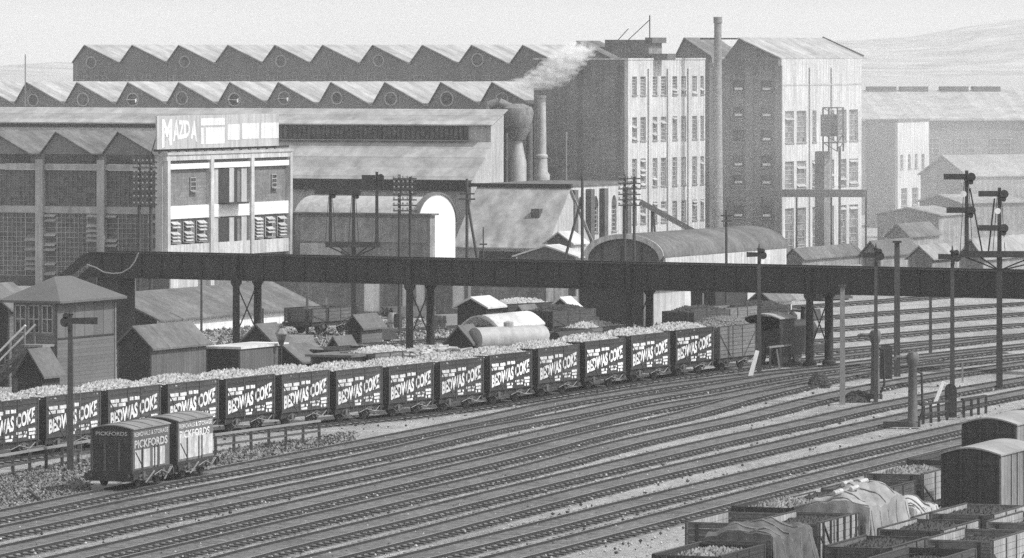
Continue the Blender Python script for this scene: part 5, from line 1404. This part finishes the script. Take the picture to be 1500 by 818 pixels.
# pale doorways wall beneath the left part of the bridge
fH = Fr(800, 423); rH = fH.root('boundary_building', 'low brick building with tall white doorways seen beneath the bridge', 'building')
vH = fH.v(392); zH = zat(398, 423)
hl = []
for a, b in ((532,556),(588,596),(608,622),(628,636),(662,680),(684,690)): hl.append((fH.v(b), fH.v(a), zat(462 if a == 532 else 455, 423), zat(402, 423)))
m = MB(); wall(m, 'L', 0, vH, 0, zH, .3, hl); m.build('wall', M['brick2'], rH)
for a, b, c, d in hl: MB().box(.12, .2, a, b, max(c, 0), d).build('white_door', M['whiteD'] if 'whiteD' in M else M['white'], rH)
MB().box(-.2, 4, -.1, vH+.1, zH+.003, zH+.25).build('roof', M['roofm'], rH)
MB().box(.31, 3.8, 0, .3, 0, zH-.01).box(.31,3.8,vH-.3,vH,0,zH-.01).build('side_wall', M['brick2'], rH)
# small signal hut with a pale arched roof, and pale dome roofed shed
gable_shed('ash_hut', 'dark gabled hut with a pale left roof slope behind the tank', 712, 388, 720, 670, zat(450, 388), zat(438, 388), M['wood_d'], M['wood_d'], M['roofw'], L=2.5)
fT = Fr(728, 372); rT = fT.root('arched_shelter', 'open shelter under a bright white arched roof', 'shelter')
pts = [(-.1+2.6*i/10, 1.75+.75*math.sin(math.pi*i/10)) for i in range(11)]
MB().prism(pts+[(p,z_-.1) for p,z_ in pts[::-1]], 'x', -.3, 7).build('roof', M['roofw'], rT, True)
for x in (0, 2.2, 4.4, 6.6):
    for y in (.05, 2.35): MB().box(x-.07, x+.07, y-.07, y+.07, 0, 1.76).build('shelter_post', M['postl'], rT)
MB().box(1, 6.8, 2.2, 2.28, 0, 1.5).build('back_boards', M['wood_d'], rT)
# second line of wagons behind the train: log wagon and tank wagon
def behind(k, off, L):
    p, d = P(k), Pd(k); n = Vector((-d.y, d.x)); p = p + n*off; return p, math.atan2(d.y, d.x)
lw = open_wagon('log_wagon', 'low dark wagon piled with pale tangled scrap behind the coke train', 'goods wagon', 5.6, 2.3, 1.0, 1.55, M['wagon'])
X, Y = xat(640, 340), 340; lw.location = (X, Y, zg(X, Y)); lw.rotation_euler = (0,0,R(62))
m = heap_mesh(5.2, 2.0, 1.4, .55, 120, random.Random(77), (.1,.25))
rng = random.Random(12)
for _ in range(90):
    x, y = rng.uniform(-2.4,2.4), rng.uniform(-.9,.9); a = rng.uniform(0,6.3); l = rng.uniform(.2,.5); z_ = 1.75+.4*(1-abs(x)/3)
    m.tube((x-math.cos(a)*l,y-math.sin(a)*l,z_+rng.uniform(-.1,.2)),(x+math.cos(a)*l,y+math.sin(a)*l,z_+rng.uniform(-.1,.2)),.09,.09,6)
o = m.build('scrap_load', M['log']); o.location = lw.location; o.rotation_euler = lw.rotation_euler; tag(o, 'tangled pale scrap heaped on the low dark wagon', 'scrap load')
tw = empty('tank_wagon', 'pale horizontal tank on a wagon behind the coke train', 'tank wagon', (0,0,0)); X, Y = xat(745, 352), 352
tw.location = (X, Y, zg(X, Y)); tw.rotation_euler = (0,0,R(40))
MB().tube((-2.6,0,2.05),(2.6,0,2.05),.72,.72,20).build('tank_barrel', M['tank'], tw, True)
MB().lathe([(.3,2.7),(.3,3.0),(.1,3.08)],0,0,12).build('filler_dome', M['tank'], tw)
MB().box(-2.4,-2.2,-.8,.8,1.0,1.5).box(2.2,2.4,-.8,.8,1.0,1.5).build('cradle', M['iron'], tw)
make_underframe(tw, 5.4, 2.2, zb=1.1)
dv = empty('dark_tank_end', 'dark oval tank end lying left of the pale coke heaps', 'tank', (xat(815, 345), 345, zg(xat(815,345),345))); z = zat(492, 345)
MB().tube((-.1,0,z-.1),(2.0,3.6,z-.1),.36,.36,16).build('barrel', M['iron'], dv, True)
MB().box(-.3,.5,-.1,.6,0,z-.5).box(1.4,2.2,3,3.6,0,z-.5).build('trestle', M['iron'], dv)
dh = gable_shed('cart_shed', 'dark round cab beside the tangled scrap', 690, 350, 700, 650, zat(500, 350), zat(480, 350), M['wood_d'], M['wood_d'], M['roofd'], L=1.6, W=1.5)
# two pale tops behind the engine
for px, Y, lab in ((1146, 378, 'left of two pale dome topped tanks behind the locomotive'), (1172, 384, 'right of two pale dome topped tanks behind the locomotive')):
    o = empty('storage_tank', lab, 'storage tank', (xat(px-8, Y), Y, 0), None, 'dome topped tanks'); zt = zat(457, Y)
    MB().lathe([(.72,0),(.72,zt-.5),(.62,zt-.2),(.35,zt-.04),(.05,zt)],0,0,20).build('shell', M['tank'], o, True)
    MB().lathe([(.74,zt-1.2),(.75,zt-1.16),(.74,zt-1.12)],0,0,20).build('hoop', M['iron'], o)

# ------------------------------------------------------------------ weeds and grass
def tufts(name, label, poly, n, seed, hmin, hmax, mt):
    rng = random.Random(seed); m = MB()
    for _ in range(n):
        a, b = rng.random(), rng.random()
        (x0,y0),(x1,y1),(x2,y2),(x3,y3) = poly
        px = (x0*(1-a)+x1*a)*(1-b)+(x3*(1-a)+x2*a)*b; py = (y0*(1-a)+y1*a)*(1-b)+(y3*(1-a)+y2*a)*b
        X, Y = at(px, py); g0 = zg(X, Y)
        for _ in range(5):
            t_ = rng.uniform(0,6.28); h_ = rng.uniform(hmin,hmax); r_ = rng.uniform(.05,.2); w_ = rng.uniform(.05,.12)
            bx, by = X+rng.uniform(-.15,.15), Y+rng.uniform(-.15,.15)
            m.add([(bx-w_*math.sin(t_),by+w_*math.cos(t_),g0),(bx+w_*math.sin(t_),by-w_*math.cos(t_),g0),(bx+r_*math.cos(t_),by+r_*math.sin(t_),g0+h_)],[(0,1,2)])
    o = m.build(name, mt); tag(o, label, 'grass', kind='stuff')
tufts('grass', 'rough grass on the bank beside the containers', [(-20,700),(150,668),(120,735),(-20,752)], 2200, 1, .03, .12, M['foliage'])
tufts('weeds', 'weeds along the trestle fence below the coke wagons', [(240,672),(520,632),(520,655),(240,700)], 1200, 2, .03, .14, M['foliage'])
tufts('scrub', 'scrubby growth behind the huts under the bridge', [(160,486),(700,462),(700,500),(160,540)], 2600, 3, .05, .22, M['foliage'])
tufts('scrub', 'sparse scrub under the right half of the bridge', [(700,468),(1000,462),(1000,492),(700,500)], 1300, 4, .05, .25, M['foliage'])

# ------------------------------------------------------------------ drifting steam over the pale iron stack
def steam():
    root = empty('steam_plume', 'white steam drifting from the works roofs past the tall block', 'steam', (xat(800, 524), 524, 0)); root['kind'] = 'stuff'
    m = bpy.data.materials.new('steam'); m.use_nodes = True; t = m.node_tree; N, L = t.nodes, t.links
    for n in list(N):
        if n.type != 'OUTPUT_MATERIAL': N.remove(n)
    out = [n for n in N if n.type == 'OUTPUT_MATERIAL'][0]
    pv = N.new('ShaderNodeVolumePrincipled'); pv.inputs['Color'].default_value = (.99,.99,.99,1)
    tc = N.new('ShaderNodeTexCoord'); ln = N.new('ShaderNodeVectorMath'); ln.operation = 'LENGTH'; L.new(tc.outputs['Object'], ln.inputs[0])
    ns = N.new('ShaderNodeTexNoise'); ns.inputs['Scale'].default_value = 2.6; ns.inputs['Detail'].default_value = 6; L.new(tc.outputs['Object'], ns.inputs['Vector'])
    a = N.new('ShaderNodeMath'); a.operation = 'SUBTRACT'; a.inputs[0].default_value = 1.0; L.new(ln.outputs['Value'], a.inputs[1])
    b = N.new('ShaderNodeMath'); b.operation = 'MULTIPLY_ADD'; L.new(ns.outputs['Fac'], b.inputs[0]); b.inputs[1].default_value = 2.4; b.inputs[2].default_value = -1.25
    c = N.new('ShaderNodeMath'); c.operation = 'ADD'; L.new(a.outputs[0], c.inputs[0]); L.new(b.outputs[0], c.inputs[1])
    d = N.new('ShaderNodeMath'); d.operation = 'MULTIPLY'; d.use_clamp = False; L.new(c.outputs[0], d.inputs[0]); d.inputs[1].default_value = 1.7
    e = N.new('ShaderNodeMath'); e.operation = 'MAXIMUM'; L.new(d.outputs[0], e.inputs[0]); e.inputs[1].default_value = 0
    L.new(e.outputs[0], pv.inputs['Density']); L.new(pv.outputs[0], out.inputs['Volume'])
    for px, py, rx, rz in ((784,122,2.6,.7),(803,113,2.2,1.1),(818,101,2.0,1.3),(832,88,1.9,1.2),(846,76,1.8,1.0)):
        mb = MB(); n = 12
        mb.lathe([(.05,-1)] + [(math.cos(a_), math.sin(a_)) for a_ in [-1.2,-.8,-.4,0,.4,.8,1.2]] + [(.05,1)], 0, 0, 16)
        o = mb.build('steam_puff', m, root); o.location = ((px-800)*524/K, 0, zat(py, 524)); o.scale = (rx, 1.6, rz)
steam()

def smoke(px, py, Y, rx, ry, rz, dens, label, soft=.5):
    m = bpy.data.materials.new('drifting_smoke'); m.use_nodes = True; t = m.node_tree; N, L = t.nodes, t.links
    for n in list(N):
        if n.type != 'OUTPUT_MATERIAL': N.remove(n)
    out = [n for n in N if n.type == 'OUTPUT_MATERIAL'][0]
    pv = N.new('ShaderNodeVolumePrincipled'); pv.inputs['Color'].default_value = (.98,.98,.98,1)
    tc = N.new('ShaderNodeTexCoord'); ln = N.new('ShaderNodeVectorMath'); ln.operation = 'LENGTH'; L.new(tc.outputs['Object'], ln.inputs[0])
    ns = N.new('ShaderNodeTexNoise'); ns.inputs['Scale'].default_value = 2.2; ns.inputs['Detail'].default_value = 3; L.new(tc.outputs['Object'], ns.inputs['Vector'])
    a = N.new('ShaderNodeMath'); a.operation = 'SUBTRACT'; a.inputs[0].default_value = 1.0; L.new(ln.outputs['Value'], a.inputs[1])
    b = N.new('ShaderNodeMath'); b.operation = 'MULTIPLY_ADD'; L.new(ns.outputs['Fac'], b.inputs[0]); b.inputs[1].default_value = 1.1; b.inputs[2].default_value = -.5
    c = N.new('ShaderNodeMath'); c.operation = 'ADD'; L.new(a.outputs[0], c.inputs[0]); L.new(b.outputs[0], c.inputs[1])
    d = N.new('ShaderNodeMath'); d.operation = 'MULTIPLY'; L.new(c.outputs[0], d.inputs[0]); d.inputs[1].default_value = dens
    e = N.new('ShaderNodeMath'); e.operation = 'MAXIMUM'; L.new(d.outputs[0], e.inputs[0]); e.inputs[1].default_value = 0
    L.new(e.outputs[0], pv.inputs['Density']); L.new(pv.outputs[0], out.inputs['Volume'])
    mb = MB(); mb.lathe([(.03,-1)] + [(math.cos(q), math.sin(q)) for q in [x*.2-1.4 for x in range(15)]] + [(.03,1)], 0, 0, 24)
    o = mb.build('smoke_cloud', m); o.location = (xat(px, Y), Y, zat(py, Y)); o.scale = (rx, ry, rz); tag(o, label, 'smoke', kind='stuff')
smoke(1390, 250, 560, 24, 90, 15, .0045, 'thin pale smoke hanging over the works at the right')
smoke(1130, 200, 522, 26, 22, 12, .007, 'thin smoke drifting round the two tall factory blocks')
smoke(420, 170, 540, 60, 50, 15, .0016, 'very thin smoke lying over the sawtooth workshops')

# ------------------------------------------------------------------ clutter behind the coke train and beyond the bridge
def stack_of(px, py, L, W, Hh, th, label, mt, seed, name='timber_stack', cat='timber stack'):
    rng = random.Random(seed); X, Y = at(px, py); root = empty(name, label, cat, (X, Y, zg(X, Y)), th, 'stacks of timber and stores')
    z = .1; k = 0
    MB().box(-L*.35, -L*.3, -W/2, W/2, 0, .1).build('bearer', M['wood_d'], root); MB().box(L*.3, L*.35, -W/2, W/2, 0, .1).build('bearer', M['wood_d'], root)
    while z < Hh and k < 6:
        m = MB(); y = -W/2
        while y < W/2 - .1:
            b_ = rng.uniform(.18, .3); l = L/2*rng.uniform(.85, 1.02); m.box(-l, l*rng.uniform(.9,1), y, y+b_-.02, z, z+.17); y += b_
        m.build('timber_layer', mt, root); z += .175; k += 1
    return root
def small_wagon(px, Y, th, label, zt, bm, load=None, L=5.0):
    r_ = open_wagon('goods_wagon', label, 'goods wagon', L, 2.3, 1.0, zt, bm, 'goods wagons standing behind the coke train')
    X = xat(px, Y); r_.location = (X, Y, zg(X, Y)); r_.rotation_euler = (0, 0, R(90-th))
    if load:
        o = heap_mesh(L-.2, 2.1, zt-.15, .4, 300, random.Random(label), (.06,.18)).build('wagon_load', load); o.location = r_.location; o.rotation_euler = r_.rotation_euler
        tag(o, 'load in the ' + label, 'wagon load')
    return r_
small_wagon(505, 352, 30, 'low wagon behind the train, left of the tangled scrap', 1.5, M['wagon'])
small_wagon(556, 349, 30, 'low grey wagon just left of the tangled scrap', 1.45, M['wagon2'], M['log'])
small_wagon(820, 392, 35, 'dark wagon far behind the dark oval tank end', 2.0, M['wagon'], M['coal'])
small_wagon(868, 366, 28, 'grey wagon close behind the train below the dark timber shed', 2.1, M['wagon2'], M['log'])
small_wagon(1020, 386, 30, 'dark wagon behind the train right of the pale flank', 2.2, M['wagon'], M['coal'])
small_wagon(1065, 392, 30, 'grey wagon behind the plain wagon', 2.2, M['wagon2'])
small_wagon(1110, 396, 30, 'dark wagon glimpsed behind the locomotive', 2.1, M['wagon'], M['coal'])
small_wagon(470, 398, 35, 'grey wagon right of the low white store', 1.9, M['wagon2'])
small_wagon(760, 405, 40, 'wagon with a pale load left of the dark timber shed', 1.9, M['wagon'], M['log'])
for i, (px, py, L, W_, h_, th, lab, mt) in enumerate((
        (430, 506, 3.2, 1.4, .6, 30, 'pale plank stack behind the gas lamp', M['postl']), (545, 500, 3.5, 1.3, .7, 55, 'dark sleeper stack under the gantry post', M['post']),
        (660, 478, 3.0, 1.6, .8, 40, 'stack of planks beside the arched shelter', M['postl']), (790, 470, 3.4, 1.4, .9, 20, 'dark timber stack behind the oval tank end', M['post']),
        (600, 466, 4.0, 1.4, .8, 60, 'long plank stack below the white doorways', M['wood_m']), (490, 474, 2.6, 1.4, .7, 20, 'small sleeper stack beyond the gantry post', M['post']),
        (825, 462, 3.0, 1.3, .8, 35, 'pale plank stack left of the dark timber shed', M['conc2']), (1215, 440, 4.0, 1.6, .8, 40, 'distant sleeper stack by the far tracks', M['post']),
        (240, 518, 2.4, 1.2, .5, 25, 'low sleeper stack behind the grey hut', M['post']), (1180, 470, 2.6, 1.2, .8, 30, 'dark stack right of the dome topped tanks', M['post']))):
    stack_of(px, py, L, W_, h_, th, lab, mt, 100+i)
for i, (px, yb, yt, lab) in enumerate(((478, 480, 436, 'short post beyond the small sleeper stack'), (640, 470, 428, 'thin post in front of the white doorways'), (705, 468, 430, 'thin post behind the arched shelter'),
        (778, 476, 424, 'thin post left of the dark timber shed'), (812, 480, 416, 'tall thin post near the timber shed corner'), (385, 500, 452, 'leaning stake behind the lamp'), (1030, 470, 430, 'thin post right of the pale flank'))):
    plain_post(px, yb, yt, lab, .14, M['post'] if i % 2 else M['postl'])
def barrel_group(pts, label):
    for i, (px, py) in enumerate(pts):
        X, Y = at(px, py); root = empty('oil_drum', label[i], 'drum', (X, Y, zg(X, Y)), None, 'drums in the yard')
        MB().lathe([(.26,0),(.3,.25),(.31,.5),(.3,.75),(.26,1.0)],0,0,14).build('body', M['iron'] if i % 2 else M['tank'], root, True)
        MB().lathe([(.315,.3),(.325,.33),(.315,.36)],0,0,14).build('hoop', M['rimd'], root)
barrel_group([(575, 480),(583, 481),(745, 472),(872, 486)], ['pale drum below the white doorways', 'dark drum beside the pale drum below the doorways', 'pale drum near the arched shelter', 'dark drum at the timber shed foot'])
gable_shed('tool_hut', 'tiny pale fronted hut between the white doorways and the shelter', 770, 400, 790, 752, zat(462, 400), zat(450, 400), M['conc2'], M['wood_d'], M['roofm'])
gable_shed('tool_hut', 'small dark hut with a pale roof left of the timber shed', 838, 404, 850, 806, zat(452, 404), zat(438, 404), M['wood_m'], M['wood_d'], M['roofw'])
gable_shed('tool_hut', 'low dark hut behind the plank stack by the lamp', 530, 385, 560, 508, zat(478, 385), zat(464, 385), M['wood_m'], M['wood_d'], M['roofd'])
gable_shed('far_hut', 'dark hut glimpsed under the bridge right of the locomotive', 1128, 432, 1160, 1100, zat(440, 432), zat(428, 432), M['conc'], M['wood_d'], M['roofm'])

# ------------------------------------------------------------------ loose stones, spilt coke and clinker along the tracks
def litter(name, label, n, seed, mt, rr, region):
    rng = random.Random(seed); m = MB()
    for _ in range(n):
        px = rng.uniform(region[0], region[2]); py = rng.uniform(region[1], region[3])
        X, Y = at(px, py)
        m.chunk(X, Y, zg(X, Y)+.06, rng.uniform(*rr), rng)
    tag(m.build(name, mt), label, 'loose stones', kind='stuff')
litter('pale_clinker', 'pale clinker and stones scattered over the running lines', 1500, 61, M['log'], (.03,.085), (-20,560,1520,830))
litter('spilt_coal', 'dark spilt coal scattered over the running lines', 1200, 62, M['coal'], (.04,.1), (-20,560,1520,830))
litter('far_rubble', 'rubble scattered beyond the coke train', 1500, 63, M['log'], (.05,.14), (160,440,1010,530))
